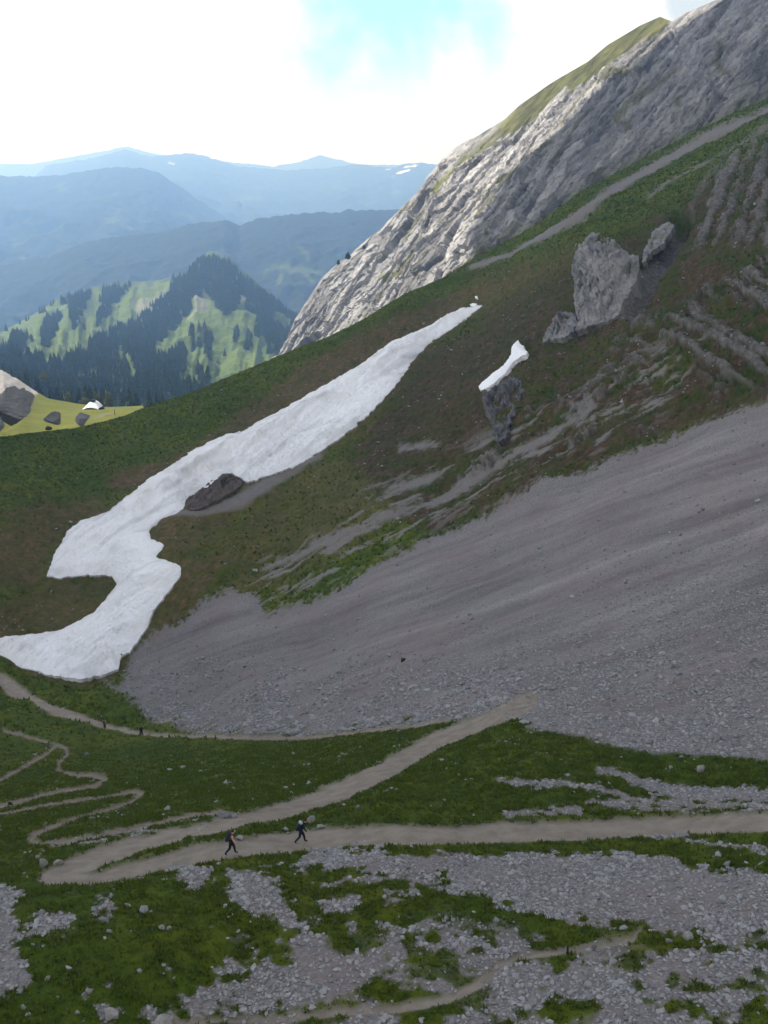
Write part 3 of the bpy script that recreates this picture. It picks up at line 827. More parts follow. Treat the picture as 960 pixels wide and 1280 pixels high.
wB = inview*(grav**2)*(1-path)*ss(R0,75,110)*ss(R0,260,170)*(ss(fbm3(B,7,3,off=33.),-.1,.3)+.15)*ss(V,800,900)
a2 = stones(6000, wB + inview*grav*(1-path)*ss(R0,80,100)*ss(R0,230,150)*.015, .15, .5, 2.8, .5)
wC = inview*(1-grav)*(1-path)*ss(R0,140,80)*ss(fbm3(B,3,3,off=47.),.0,.4)
a3 = stones(500, wC, .08, .30, 2.8, .6)
wD = inview*(1-grav)*(1-path)*ss(R0,150,200)*(.04+ss(dirt,.3,.8)*ss(nB,.0,.4)+rock*.5)*ss(snow_d,2,-2)
a4 = stones(1300, wD, .15, .7, 2.8, .6)
Vs_ = [a1[0], a2[0], a3[0], a4[0]]; off = np.cumsum([0]+[len(x) for x in Vs_[:-1]])
kind(mesh_np('scree_stones', np.concatenate(Vs_), np.concatenate([a[1]+k for a, k in zip((a1,a2,a3,a4), off)]), M_STONES, smooth=False), 'stuff')

# grass tufts on the near turf
ng = 75000
P, r, c = cell_pick(inview*ss(grav,.7,.2)*ss(np.maximum(path, dirt),.6,.2)*ss(R0,150,75)*(.25+ss(fbm3(B,1.3,3,off=29.),-.1,.3)), ng)
nb = 4
ang = RNG.uniform(0,6.28,(ng,nb)); lean = RNG.uniform(.02,.16,(ng,nb)); hh = RNG.uniform(.06,.20,(ng,nb))*RNG.uniform(.6,1.4,(ng,1)); wd = RNG.uniform(.025,.06,(ng,nb))
bx = P[:,None] + np.stack([np.cos(ang)*.06, np.sin(ang)*.06, np.full_like(ang,-.02)],-1)
sd = np.stack([-np.sin(ang), np.cos(ang), np.zeros_like(ang)],-1)*wd[...,None]
tp = bx + np.stack([np.cos(ang)*lean, np.sin(ang)*lean, hh],-1)
GV = np.stack([bx-sd, bx+sd, tp], 2).reshape(-1,3)
nf = 24000
P, r, c = cell_pick(inview*ss(grav,.6,.2)*ss(path,.6,.2)*ss(rock,.6,.2)*ss(R0,130,180)*ss(snow_d,1,-3)*ss(dirt,.75,.3)*(.15+ss(nD+.5*nA,-.1,.35)), nf)
ang = RNG.uniform(0,6.28,(nf,3)); hh = RNG.uniform(.15,.5,(nf,3))*RNG.uniform(.6,1.3,(nf,1)); wd = RNG.uniform(.10,.24,(nf,3))
bx = P[:,None] + np.stack([np.cos(ang)*.15, np.sin(ang)*.15, np.full_like(ang,-.05)],-1)
sd = np.stack([-np.sin(ang), np.cos(ang), np.zeros_like(ang)],-1)*wd[...,None]
tp = bx + np.stack([np.cos(ang)*.25, np.sin(ang)*.25, hh],-1)
GV = np.concatenate([GV, np.stack([bx-sd, bx+sd, tp], 2).reshape(-1,3)])
kind(mesh_np('grass', GV, np.arange(len(GV)).reshape(-1,3), M_GRASS, smooth=False), 'stuff')

# ------------------------------------------------------------------ the cliff mountain behind the ridge
CL_TOP = [(330,450),(350,443),(356,430),(369,399),(384,374),(403,346),(425,327),(444,314),(475,286),(500,261),(520,242),(537,217),(556,196),(575,181),(600,168),(630,150),
 (650,131),(695,100),(735,77),(760,56),(800,32),(825,21),(840,27),(858,16),(895,0),(960,-30),(1050,-55),(1400,-60)]
CL_CTRL = [(350,450,800),(360,435,790),(403,346,830),(475,286,850),(537,217,860),(630,150,840),(735,77,800),(825,21,760),(895,0,700),(960,-38,670),(1100,-110,640),
 (420,430,730),(480,390,690),(550,350,650),(600,330,620),(673,290,580),(723,250,560),(807,210,530),(870,180,510),(923,150,500),(960,140,490),(1100,60,480),
 (560,270,720),(640,210,700),(700,190,640),(760,130,650),(850,100,590),(960,40,560),(400,480,680),(600,380,560),(800,260,490),(960,200,450),(1100,130,450)]
CDEPTH = TPS(CL_CTRL, 3e-3)
cu = np.concatenate([np.linspace(340,1010,560)[:-1], np.linspace(1010,1330,60)])
NRc = 330
ct = interp(cu, CL_TOP); cb = interp(cu, RIDGE) + 45
CU = np.broadcast_to(cu, (NRc, len(cu))).copy(); CV = ct + (cb-ct)*np.linspace(0,1,NRc)[:,None]
CB = at(CU, CV, CDEPTH(CU, CV)); CN = grid_normals(CB)
# bedding: slabs run down-left across the face
O_ = at(640,220,CDEPTH(640,220)); A_ = at(590,300,CDEPTH(590,300)) - O_; A_ /= np.linalg.norm(A_)
X_ = at(700,240,CDEPTH(700,240)) - O_; X_ -= A_*(X_@A_); X_ /= np.linalg.norm(X_)
ca = (CB-O_)@A_; cx = (CB-O_)@X_; wv = fbm3(CB, 60, 3)
cxw = cx + wv*14
m1 = fbm2(ca/120, cxw/24, 3, .5, .21); m2 = fbm2(ca/26, cxw/10, 4, .6, .52); m3 = fbm2(ca/9, cxw/4.2, 3, .6, .73)
st1 = np.floor((m1+1)*3)/3-1; st2 = np.floor((m2+1)*3)/3-1
topd = CV - ct[None]
sd_top = np.clip(topd/12, .15, 1)
wq = 26*fbm3(CB, 95, 3, off=2.) + 7*fbm3(CB, 28, 3, off=8.)
sl1 = slabs(ca, cx+wq, 27.0, 70.0, .3); sl2 = slabs(ca, cx+wq+m2*3, 10.0, 22.0, .4); sl3 = slabs(ca, cx+wq+m2*3+m3*1.5, 4.2, 8.0, .6)
rgh = .55 + .55*ss(CU, 720, 580)
hcl = 5.0*sl1*rgh + 3.0*sl2*rgh + 1.5*sl3
hcl = (hcl + 3.2*m1*rgh + .8*m2 + 1.3*fbm3(CB, 5, 4, .65, ridged=True))*sd_top
grassy = sdf(CU+wv*20, CV+wv*12, [(530,235),(640,138),(735,70),(825,10),(850,20),(832,44),(792,72),(745,92),(700,122),(660,150),(640,168),(590,196),(545,245)])
cg = ss(grassy, -3, 6)
cg = np.maximum(cg, ss(fbm2(ca/70, cxw/16, 4, .55, .33) + .15*m3, .22, .42)*.85*ss(CU, 900, 600))
cg = np.maximum(cg, ss(fbm2(ca/40+9, cxw/14+3, 4, .55, .83), .42, .55)*.55)
for l in ([(770,150,4),(800,118,6),(815,112,3)],[(742,110,4),(765,95,5),(800,90,4)],[(900,55,3),(897,80,4),(906,92,3)],[(790,128,3),(845,92,4)],[(783,155,5),(784,165,4)],[(846,125,4),(850,132,3)],
          [(660,195,5),(690,180,4)],[(590,270,8),(630,225,6),(650,215,3)],[(505,330,8),(530,315,6)],[(480,345,6),(500,340,5)]):
    add(cg, line(CU+m2*5, CV+m3*4, l), 4, .8)
hcl *= 1 - .85*ss(grassy, -3, 8)
footgr = ss(CV - (interp(cu, RIDGE)[None]-9 + m2*6), -4, 4)
ck = 1 - cg; cd = footgr*.5*ss(CU, 560, 640)
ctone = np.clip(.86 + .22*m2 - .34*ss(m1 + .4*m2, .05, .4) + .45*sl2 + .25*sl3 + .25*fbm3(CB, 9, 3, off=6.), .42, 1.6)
ctone *= 1 + .28*ss(CU, 720, 560)  # left part of the face lightened to imitate sunlight
pale = np.zeros_like(CU)  # pale slabs and the sunlit streaks, both put into the rock tone
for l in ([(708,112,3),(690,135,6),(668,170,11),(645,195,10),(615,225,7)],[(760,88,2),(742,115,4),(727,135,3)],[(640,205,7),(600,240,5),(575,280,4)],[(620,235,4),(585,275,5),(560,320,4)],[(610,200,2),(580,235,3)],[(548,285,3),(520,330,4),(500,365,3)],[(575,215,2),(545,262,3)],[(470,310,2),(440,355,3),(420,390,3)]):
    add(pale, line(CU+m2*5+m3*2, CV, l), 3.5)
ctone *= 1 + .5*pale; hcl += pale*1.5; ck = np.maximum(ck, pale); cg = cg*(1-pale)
CG = CB + CN*hcl[...,None]
dh = CG[0,:,:2]/np.linalg.norm(CG[0,:,:2],axis=1)[:,None]
SKc = back_skirt(CG[0], [3,8,16,30,50,90,160,300], dh, .01)
k_ = len(SKc)
ex2 = lambda a: np.concatenate([np.repeat(a[:1], k_, 0), a], 0)
CA = np.concatenate([SKc, CG], 0)
cov = np.stack([ex2(cd), ex2(cg*0), ex2(ck*(1-cd)), ex2(cg*0)], -1)
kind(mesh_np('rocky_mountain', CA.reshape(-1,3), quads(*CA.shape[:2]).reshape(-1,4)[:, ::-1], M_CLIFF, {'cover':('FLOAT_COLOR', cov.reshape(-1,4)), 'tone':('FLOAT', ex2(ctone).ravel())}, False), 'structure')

# ------------------------------------------------------------------ layered ground behind: meadow, wooded hill, far ridges
def layer(name, us_, top, bot_v, depth, mat, rows, relief, masks, skirt=(5,15,40,90,180,350), k=.004, smooth=True):
    tv = interp(us_, top); bv = bot_v(us_) if callable(bot_v) else np.full_like(us_, bot_v)
    u = np.broadcast_to(us_, (rows, len(us_))).copy(); v = tv + (bv-tv)*np.linspace(0,1,rows)[:,None]
    b = at(u, v, depth(u, v)); n = grid_normals(b)
    hgt = relief(b, u, v, v-tv)
    g = b + n*hgt[...,None]
    d_, g_, r_, t_ = masks(b, u, v, v-tv)
    dh_ = g[0,:,:2]/np.linalg.norm(g[0,:,:2],axis=1)[:,None]
    s_ = back_skirt(g[0], skirt, dh_, k); kk = len(s_)
    e = lambda a: np.concatenate([np.repeat(a[:1], kk, 0), a], 0)
    A = np.concatenate([s_, g], 0); cv = np.stack([e(d_), e(g_), e(r_), e(d_*0)], -1)
    o = mesh_np(name, A.reshape(-1,3), quads(*A.shape[:2]).reshape(-1,4)[:, ::-1], mat, {'cover':('FLOAT_COLOR', cv.reshape(-1,4)), 'tone':('FLOAT', e(t_).ravel())}, smooth)
    return kind(o, 'structure'), (u, v, g)

MD = TPS([(-150,560,400),(0,545,400),(100,530,420),(180,515,450),(300,480,480),(420,430,520),(-150,470,560),(0,464,560),(45,489,560),(100,503,560),(180,505,570),(300,482,600),(420,440,640),(0,620,330),(200,600,340),(400,500,440)], 1e-3)
MTOP = [(-300,440),(-100,450),(0,463),(20,474),(45,489),(60,498),(100,505),(135,509),(178,507),(182,512),(240,500),(300,478),(420,440)]
def m_masks(b, u, v, t):
    n = fbm3(b, 6, 3)
    tal = ss(sdf(u+n*4, v+n*3, [(-300,430),(0,455),(20,470),(48,487),(45,494),(20,492),(0,494),(-300,500)]), -2, 3)
    pth = ss(line(u, v, [(138,516,.8),(128,519,1.6),(118,523,.6)]), -1, 1)*.5
    sh = ss(sdf_box(u+n*3, v, [(0,492),(8,490),(12,500),(0,503)]), -1, 1)
    return sh*.8, pth, tal, 1+.15*n
_, MEAD = layer('meadow', np.linspace(-250,430,300), MTOP, lambda u: interp(u, RIDGE)+40, MD, M_MEADOW, 90,
      lambda b,u,v,t: fbm3(b, 18, 4)*1.0*np.clip(t/6,.1,1) + ss(u, 45, 20)*fbm3(b, 3, 4, .7, ridged=True)*.9, m_masks)

HTOP = [(-400,520),(-150,452),(0,416),(40,394),(75,374),(110,360),(150,354),(200,350),(235,340),(252,322),(262,314),(270,314),(290,327),(310,342),(330,362),(350,380),(362,394),(385,402),(460,410)]
HD = TPS([(-150,510,773),(0,500,798),(200,515,899),(350,480,1126),(-150,450,1680),(0,416,1982),(40,394,2134),(110,360,2386),(200,350,2486),(265,314,2386),(310,342,2335),(350,380,2310),(385,402,2436),(460,410,2562),
      (250,400,1781),(100,440,1504),(60,420,1781),(150,400,1982),(200,440,1478),(300,430,1579),(340,430,1730),(280,460,1352),(0,600,560),(200,600,560),(400,560,773)], 1e-3)
FOREST = [
 [(-400,480),(-150,440),(0,438),(25,448),(55,455),(75,460),(100,447),(120,425),(160,405),(190,385),(218,358),(232,342),(252,322),(265,314),(292,329),(330,362),(385,402),(460,410),(460,440),(375,432),(345,455),(300,478),(250,505),(180,520),(100,512),(45,500),(0,490),(-400,520)],
 [(72,376),(85,368),(105,362),(150,354),(200,350),(236,340),(225,355),(195,352),(187,362),(180,352),(168,354),(160,368),(142,385),(135,400),(126,414),(119,416),(120,400),(128,368),(120,358),(106,392),(100,412),(92,428),(89,405),(86,384),(76,384)],
 [(62,392),(75,387),(81,400),(70,422),(58,442),(52,442),(52,416)], [(20,416),(34,412),(36,430),(25,447),(14,442),(14,426)],
 [(38,425),(40,412),(43,430),(40,440)], [(103,410),(107,405),(107,420),(103,425)]]
CLEAR = [[(256,362),(263,374),(272,392),(281,402),(290,402),(297,388),(302,372),(310,396),(322,402),(312,412),(330,425),(352,430),(345,455),(300,478),(225,492),(222,474),(238,440),(228,428),(197,452),(193,442),(214,418),(236,396),(248,376)],
         [(338,398),(350,400),(362,408),(355,413),(342,408)], [(152,440),(156,455),(152,468),(148,460)], [(160,455),(169,470),(170,485),(164,480),(158,462)],
         [(90,478),(100,482),(96,490)], [(205,336),(212,330),(210,345)]]
INFOREST = [[(236,418),(243,412),(246,440),(239,442)],[(246,415),(253,418),(252,444),(247,444)],[(255,412),(266,420),(264,460),(256,452)],[(222,440),(234,446),(232,478),(222,478)],
            [(290,418),(297,418),(296,442),(290,444)],[(306,425),(314,422),(315,450),(306,450)],[(280,434),(284,434),(283,452),(280,452)],[(318,408),(328,420),(322,436),(316,430)],[(245,462),(254,462),(255,484),(246,486)],[(331,430),(345,420),(350,445),(333,450)]]
def forest_amount(u, v, n):
    fo = np.full(u.shape, -1e3)
    for p in FOREST: fo = np.maximum(fo, sdf_box(u+n*5, v+n*4, p))
    for p in CLEAR: fo = np.minimum(fo, -sdf_box(u+n*4, v+n*3, p))
    for p in INFOREST: fo = np.maximum(fo, sdf_box(u+n*3, v+n*2, p))
    return fo
def h_masks(b, u, v, t):
    n = fbm3(b, 40, 3)
    fo = ss(forest_amount(u, v, n), -2, 2)
    rk = ss(sdf_box(u+n*6, v+n*6, [(255,362),(262,372),(255,390),(240,405),(236,402)]), -2, 3)*.5
    rk = np.maximum(rk, ss(sdf_box(u+n*6, v+n*6, [(292,340),(298,338),(300,365),(310,385),(296,375),(290,355)]), -2, 3)*.7)
    rk = np.maximum(rk, ss(sdf_box(u+n*8, v+n*6, [(165,385),(210,365),(215,385),(180,405)]), -4, 6)*.45)
    g = ss(fbm3(b, 14, 3, off=5), .25, .5)*.3
    return fo*.85*(1-rk), g*0, rk, 1+.2*n+.15*fbm3(b,10,3)
def h_relief(b, u, v, t):
    rg = fbm2(u/34 + v*.005, v/160, 3, .5, .44, ridged=True)
    return (rg*10 + fbm3(b, 110, 4)*22 + fbm3(b, 18, 3)*5)*np.clip(t/18,.1,1)
_, HILLG = layer('wooded_hill', np.linspace(-400,460,520), HTOP, 600, HD, M_HILL, 240, h_relief, h_masks, (10,30,80,180,400,800), .002)

FARM = dict(NEAR, g0=(.055,.075,.03), g1=(.065,.08,.03), g2=(.04,.06,.022), g3=(.07,.08,.04), d0=(.010,.018,.014), d1=(.018,.026,.018), r0=(.20,.20,.20), r1=(.28,.28,.27), s0=(.75,.76,.78), s1=(.8,.8,.82), s2=(.7,.7,.72))
M_FAR = terrain_mat('distant_woods_and_pasture', FARM, False)
def ridge(name, top, r, fall, amp, clear, seed, snowy=None, dens=.10):
    D = lambda u, v: np.exp(np.log(r) + 0*u)
    tp = interp
    us_ = np.linspace(-700, 1000, 620)
    def depth(u, v):
        tv = interp(u[0], top)[None]
        return r*(1 - (.42 if r > 5000 else .24)*np.clip((v-tv)/fall, 0, 1.6)**.8)
    def relief(b, u, v, t):
        n = fbm3(b, r*.06, 5, .55, off=seed)
        rg = fbm3(b, r*.035, 4, .5, off=seed+3, ridged=True)
        return amp*(n*.55+rg*.30)*np.clip(t/(fall*.5), .05, 1) + amp*.10*fbm3(b, r*.007, 3, .6, off=seed+5)
    def masks(b, u, v, t):
        n = fbm3(b, r*.02, 4, .6, off=seed+9)
        fo = 1 - ss(n, dens+.12, dens+.3)*.8
        for c in clear: fo = np.minimum(fo, 1-ss(c(u+n*5, v+n*3), -2, 2))
        sn = np.zeros_like(u)
        for c in (snowy or []): sn = np.maximum(sn, ss(c(u+n*3, v+n*2), -.5, .8))
        return fo, sn, fo*0, 1+.25*n
    return layer(name, us_, top, lambda u: interp(u, top)+fall*1.5, depth, M_FAR, 150, relief, masks, (.02*r,.06*r,.12*r,.2*r), .6/r)
P_ = lambda *pts: (lambda u, v: sdf_box(u, v, list(pts)))
L_ = lambda *pts: (lambda u, v: line(u, v, list(pts)))
RT = []
def ridge_(*a, **k):
    o = ridge(*a, **k); RT.append(float(o[1][2][...,2].max()) + 20); return o
ridge_('near_forested_ridge', [(-700,380),(-200,345),(0,333),(60,322),(100,305),(135,297),(200,290),(235,281),(280,275),(300,281),(325,273),(380,266),(420,266),(435,263),(480,263),(560,256),(700,270),(1000,300)],
      4000, 130, 95, [L_((330,345,1.5),(345,336,3),(365,340,3),(385,342,3),(405,348,3)), L_((352,340,2),(350,362,3)), L_((372,310,1),(385,330,2)), L_((360,300,.8),(362,312,.6)), L_((382,350,2),(392,362,2))], 1.0, dens=.35)
ridge_('broad_hazy_ridge', [(-700,240),(-200,228),(0,220),(20,221),(75,219),(110,213),(150,209),(180,211),(200,217),(235,241),(270,265),(300,281),(420,320),(1000,420)],
      7000, 150, 170, [P_((130,280),(145,275),(158,290),(140,292)), L_((215,265,1.5),(240,274,3)), L_((65,237,2),(80,232,2))], 2.0)
ridge_('blue_hazy_ridge', [(-700,250),(-200,235),(40,225),(60,206),(110,200),(135,192),(155,187),(190,196),(240,191),(265,198),(300,208),(350,213),(400,211),(440,206),(470,208),(490,210),(505,206),(530,203),(545,206),(600,215),(1000,230)],
      11000, 120, 240, [L_((300,250,1),(335,256,2)), L_((310,240,1),(330,242,1))], 3.0, [L_((497,217,1),(512,213,1.2)), L_((505,210,.6),(520,208,.8)), L_((482,212,.6),(488,211,.6)), L_((212,205,.8),(218,206,.8))])
ridge_('farthest_ridge', [(-700,215),(-300,200),(40,205),(90,196),(130,189),(160,183),(190,192),(260,200),(340,208),(372,203),(400,194),(418,199),(450,206),(600,206),(1000,215)],
      15000, 100, 170, [], 4.0)
# valley floor out to the horizon
t = NT('valley_floor'); p = co(t)
vc = t.mix(t.ramp(t.noise(p, .002, 6), .4, .6), C(.02,.035,.02), C(.07,.10,.035))
mv = t.out(vc, .95)
gx = np.linspace(-24000, 24000, 90); gy = np.linspace(-3000, 26000, 60)
VX, VY = np.meshgrid(gx, gy)
VF = np.stack([VX, VY, -2200 + 40*fbm2(VX/3000, VY/3000, 3)], -1)
kind(mesh_np('valley_floor', VF.reshape(-1,3), quads(*VX.shape).reshape(-1,4), mv), 'structure')

# ------------------------------------------------------------------ spruces
def spruce_arrays(seed, segs=9, tiers=9):
    rg = np.random.default_rng(seed); VV=[]; FF=[]
    def ringed(z0, r0, z1, jit):
        i = len(VV); a0 = rg.uniform(0,6.28)
        for k in range(segs*2):
            a = a0 + k*math.pi/segs
            rr = r0*(1 if k%2==0 else .55)*rg.uniform(1-jit,1+jit)
            VV.append((rr*math.cos(a), rr*math.sin(a), z0 - (0 if k%2==0 else -.03) + rg.uniform(-.02,.01)))
        VV.append((rg.uniform(-.005,.005), rg.uniform(-.005,.005), z1))
        for k in range(segs*2): FF.append((i+k, i+(k+1)%(segs*2), i+segs*2))
    for t_ in range(tiers):
        f = t_/(tiers-1)
        z0 = .10 + .74*f; rr = (.165*(1-f)**.85 + .022)
        ringed(z0, rr, min(1.0, z0+.20+.03*rg.random()), .28)
    return np.array(VV), np.array(FF)
def trunk_arrays():
    VV=[]; FF=[]
    for z, r_ in ((-.06,.022),(.3,.016),(.9,.004)):
        for k in range(6): VV.append((r_*math.cos(k*math.pi/3), r_*math.sin(k*math.pi/3), z))
    for j in range(2):
        for k in range(6): FF.append((j*6+k, j*6+(k+1)%6, (j+1)*6+(k+1)%6, (j+1)*6+k))
    return np.array(VV), np.array(FF)
SPR = [spruce_arrays(s) for s in (1,2,3,4)]
def plant_points():
    out = []
    u, v, g = HILLG
    n = fbm3(g, 40, 3)
    fo = forest_amount(u, v, n)
    a = np.linalg.norm(np.cross(g[1:,:-1]-g[:-1,:-1], g[:-1,1:]-g[:-1,:-1]), axis=-1)
    fo2 = forest_amount(u, v-7, n)
    w = a*((fo[:-1,:-1] > 1) & (fo2[:-1,:-1] > 0) & (u[:-1,:-1] > -90) & (v[:-1,:-1] < 535))
    cdf = np.cumsum(w.ravel())
    used = []
    cells = {}
    idx = np.searchsorted(cdf, RNG.random(14000)*cdf[-1])
    r, c = np.unravel_index(np.clip(idx,0,a.size-1), a.shape)
    for i in range(len(r)):
        p_ = g[r[i],c[i]]; key = (int(p_[0]//6.5), int(p_[1]//6.5))
        if key in cells: continue
        cells[key] = 1
        out.append((p_, u[r[i],c[i]], v[r[i],c[i]]))
    return out
pts = plant_points()
for (u, v) in [(33,399),(36,397),(50,390),(53,389),(56,388),(67,378),(25,403),(8,412),(78,372),(64,380)]:
    pts.append((at(u, v+3, HD(u, v+3)), u, v))
# trees just behind the meadow edge, seen large against the hill
for i in range(60):
    u = RNG.uniform(-10, 240); r_ = RNG.uniform(600, 690)
    v = interp(u, [(-10,478),(45,500),(100,512),(240,512)])+6
    pts.append((at(u, v, r_), u, v))
random.shuffle(pts)
trees = []
for p_, u, v in pts:
    dist = np.linalg.norm(p_)
    hgt = random.uniform(11, 19) if dist < 1000 else random.uniform(9, 19)
    if random.random() < .2: hgt *= .6
    trees.append((dist, p_, u, v, hgt))
trees.sort(key=lambda x: -x[4]/x[0])
def clump(u, v, d):
    if d < 900: return 'tall dark spruce in the belt at the hill foot behind the meadow', 'spruces in the belt behind the meadow', 
    if u > 222: return 'dark spruce on the steep right face of the wooded hill', 'spruces on the right face of the hill'
    if v < 392 and u < 222: return 'spruce on the upper left pastures and crest of the wooded hill', 'spruces on the upper left of the hill'
    return 'spruce in the dense forest across the middle of the wooded hill', 'spruces in the middle of the hill'
sp_me = []; tr_me = None
for i, (vv, ff) in enumerate(SPR):
    o_ = mesh_np('crown', vv, ff, M_SPRUCE, smooth=False); sp_me.append(o_.data); bpy.data.objects.remove(o_)
tv_, tf_ = trunk_arrays(); o_ = mesh_np('trunk', tv_, tf_, M_BARK, smooth=True); tr_me = o_.data; bpy.data.objects.remove(o_)
NIND = 300
for i, (dist, p_, u, v, hgt) in enumerate(trees[:NIND]):
    lb, gr = clump(u, v, dist)
    root = bpy.data.objects.new('spruce_tree', None); root.empty_display_size = .2; link(root)
    root.location = p_ - np.array([0,0,.3]); s_ = random.uniform(.95,1.3)
    root.scale = (hgt*s_, hgt*s_, hgt); root.rotation_euler = (0,0,random.uniform(0,6.28))
    tag(root, lb, 'tree', gr)
    link(bpy.data.objects.new('crown', sp_me[i % 4]), root); link(bpy.data.objects.new('trunk', tr_me), root)
VV=[]; FF=[]; off=0
for i, (dist, p_, u, v, hgt) in enumerate(trees[NIND:]):
    vv, ff = SPR[i % 4]; a_ = random.uniform(0,6.28); s_ = random.uniform(.95,1.35)
    x = (vv[:,0]*math.cos(a_)-vv[:,1]*math.sin(a_))*s_; y = (vv[:,0]*math.sin(a_)+vv[:,1]*math.cos(a_))*s_
    VV.append(np.stack([x,y,vv[:,2]],1)*hgt + p_ - np.array([0,0,.3])); FF.append(ff+off); off += len(vv)
kind(mesh_np('spruce_forest', np.concatenate(VV), np.concatenate(FF), M_SPRUCE, smooth=False), 'stuff')
print('trees', len(trees))

# a few small bushes and conifers on the left edge of the cliff
def bush(u, v, r_, h_, label, name='mountain_pine'):
    p_ = at(u, v, r_)
    rg = np.random.default_rng(int(u*7+v)); vs=[]; fs=[]
    for i in range(260):
        d = rg.normal(size=3); d /= np.linalg.norm(d); d[2] = abs(d[2])
        c = d*rg.uniform(.3,1)**.5*np.array([.42,.42,.95])*h_*.55*(1 if rg.random()<.8 else 1.2)
        c[2] += h_*.12; c[:2] *= 1 - .55*np.clip(c[2]/h_,0,1)
        a = rg.normal(size=3)*h_*.07; b = rg.normal(size=3)*h_*.07
        k = len(vs); vs += [c-a, c+a, c+b]; fs.append((k,k+1,k+2))
    root = bpy.data.objects.new(name, None); link(root); root.location = p_
    mesh_np('crown', np.array(vs), np.array(fs), M_SPRUCE, smooth=False, parent=root)
    o = bpy.data.objects.new('trunk', tr_me); link(o, root); o.scale = (h_,h_,h_)
    tag(root, label, 'tree')
bush(435,325,818,8,'lone dark conifer standing on the left edge of the rock face')
bush(423,331,820,5,'low dark bush on the left edge of the rock face below the lone conifer')
bush(455,312,825,5,'small dark shrub on the cliff edge above the lone conifer')

# pale leafy trees at the back of the meadow
def leafy(u, v, r_, h_, w_, label):
    p_ = at(u, v, r_); rg = np.random.default_rng(int(u*3+v)); vs=[]; fs=[]
    for i in range(600):
        d = rg.normal(size=3); d /= np.linalg.norm(d)
        lump = 1+.35*math.sin(d[0]*4+d[2]*5+u)
        c = d*rg.uniform(.55,1)*lump*np.array([w_/2, w_/2, h_*.42]); c[2] += h_*.55
        a = rg.normal(size=3)*h_*.045; b = rg.normal(size=3)*h_*.045
        k = len(vs); vs += [c-a, c+a, c+b]; fs.append((k,k+1,k+2))
    root = bpy.data.objects.new('leafy_tree', None); link(root); root.location = p_
    mesh_np('crown', np.array(vs), np.array(fs), M_LEAF, smooth=False, parent=root)
    o = bpy.data.objects.new('trunk', tr_me); link(o, root); o.scale = (h_*1.6,h_*1.6,h_)
    tag(root, label, 'tree')
leafy(137, 513, 575, 10, 4.5, 'tall pale green leafy tree behind the post right of the white roof')
leafy(107, 508, 572, 5.5, 5, 'low pale green bush behind the left end of the white roof')
leafy(86, 505, 570, 6, 3.5, 'small pale leafy tree left of the white-roofed shelter')
leafy(55, 478, 610, 6, 4.5, 'yellowish leafy tree in the dark spruce belt')
leafy(122, 506, 580, 6, 2.5, 'thin pale tree rising just behind the dark chimney of the shelter')

# ------------------------------------------------------------------ white-roofed shelter and post on the meadow
M_WHITE = plain('white_sheet_roof', (.82,.82,.80), .5, 3, .05)
M_BROWN = plain('weathered_boards', (.16,.11,.075), .85, 3)
M_BLACK = plain('black_and_shade', (.015,.015,.017), .8, 3)
def on_layer(LG, u, v):
    uu, vv, g = LG; c = np.argmin(np.abs(uu[0]-u)); r_ = np.argmin(np.abs(vv[:,c]-v)); return g[r_,c]
sp_ = on_layer(MEAD, 117, 512); rS = np.linalg.norm(sp_)
W = 20.5*rS/F; Hh = 9.5*rS/F; Dp = W*.7
hut = bpy.data.objects.new('shelter', None); link(hut); hut.location = sp_; hut.rotation_euler = (0,0,-.12)
tag(hut, 'small shelter with a bright white arched roof on the sunlit meadow', 'shelter')
N_ = 14
def arch(k): 
    f = k/N_; x = -W/2 + W*f
    return x, Hh*(.28 + .72*(1-abs(2*f-1)**2.0))
bm = bmesh.new(); NY = 6; shell = [[], []]
for lay, inset in ((0, 0), (1, .14)):
    for jy in range(NY+1):
        fy = jy/NY                                    # 0 at the back, 1 at the front lip
        row = []
        for k in range(N_+1):
            x, z = arch(k)
            row.append(bm.verts.new((x*(1-.01*lay), Dp/2 - Dp*fy, z*(1-.62*fy**1.6) + .02*W*0 - inset)))
        shell[lay].append(row)
for lay in (0, 1):
    for jy in range(NY):
        for k in range(N_):
            bm.faces.new((shell[lay][jy][k], shell[lay][jy][k+1], shell[lay][jy+1][k+1], shell[lay][jy+1][k]))
for k in range(N_):
    for jy in (0, NY): bm.faces.new((shell[0][jy][k], shell[0][jy][k+1], shell[1][jy][k+1], shell[1][jy][k]))
for jy in range(NY):
    for k in (0, N_): bm.faces.new((shell[0][jy][k], shell[0][jy+1][k], shell[1][jy+1][k], shell[1][jy][k]))
bmesh.ops.recalc_face_normals(bm, faces=bm.faces)
bm_obj('roof', bm, M_WHITE, hut, True)
def boxm(sx, sy, sz, loc):
    bm = bmesh.new(); bmesh.ops.create_cube(bm, size=1)
    bmesh.ops.scale(bm, vec=(sx,sy,sz), verts=bm.verts); bmesh.ops.translate(bm, vec=loc, verts=bm.verts)
    bmesh.ops.bevel(bm, geom=bm.edges[:], offset=min(sx,sy,sz)*.08, segments=1, affect='EDGES'); return bm
bm_obj('wall', boxm(W*.8, Dp*.86, Hh*.5, (0,.0,Hh*.02)), M_BROWN, hut)
bm_obj('end_wall', boxm(W*.10, Dp*.95, Hh*.42, (W*.53,0,Hh*.10)), M_BLACK, hut)  # right end turned from the sun, its shade put into a black colour
bm_obj('chimney', boxm(W*.28, Dp*.3, Hh*.26, (-W*.02,Dp*.2,Hh*1.03)), M_BLACK, hut)
pp = on_layer(MEAD, 144, 518)
bm = bmesh.new(); bmesh.ops.create_cone(bm, cap_ends=True, segments=8, radius1=.22, radius2=.18, depth=2.6); bmesh.ops.translate(bm, vec=(0,0,1.2), verts=bm.verts)
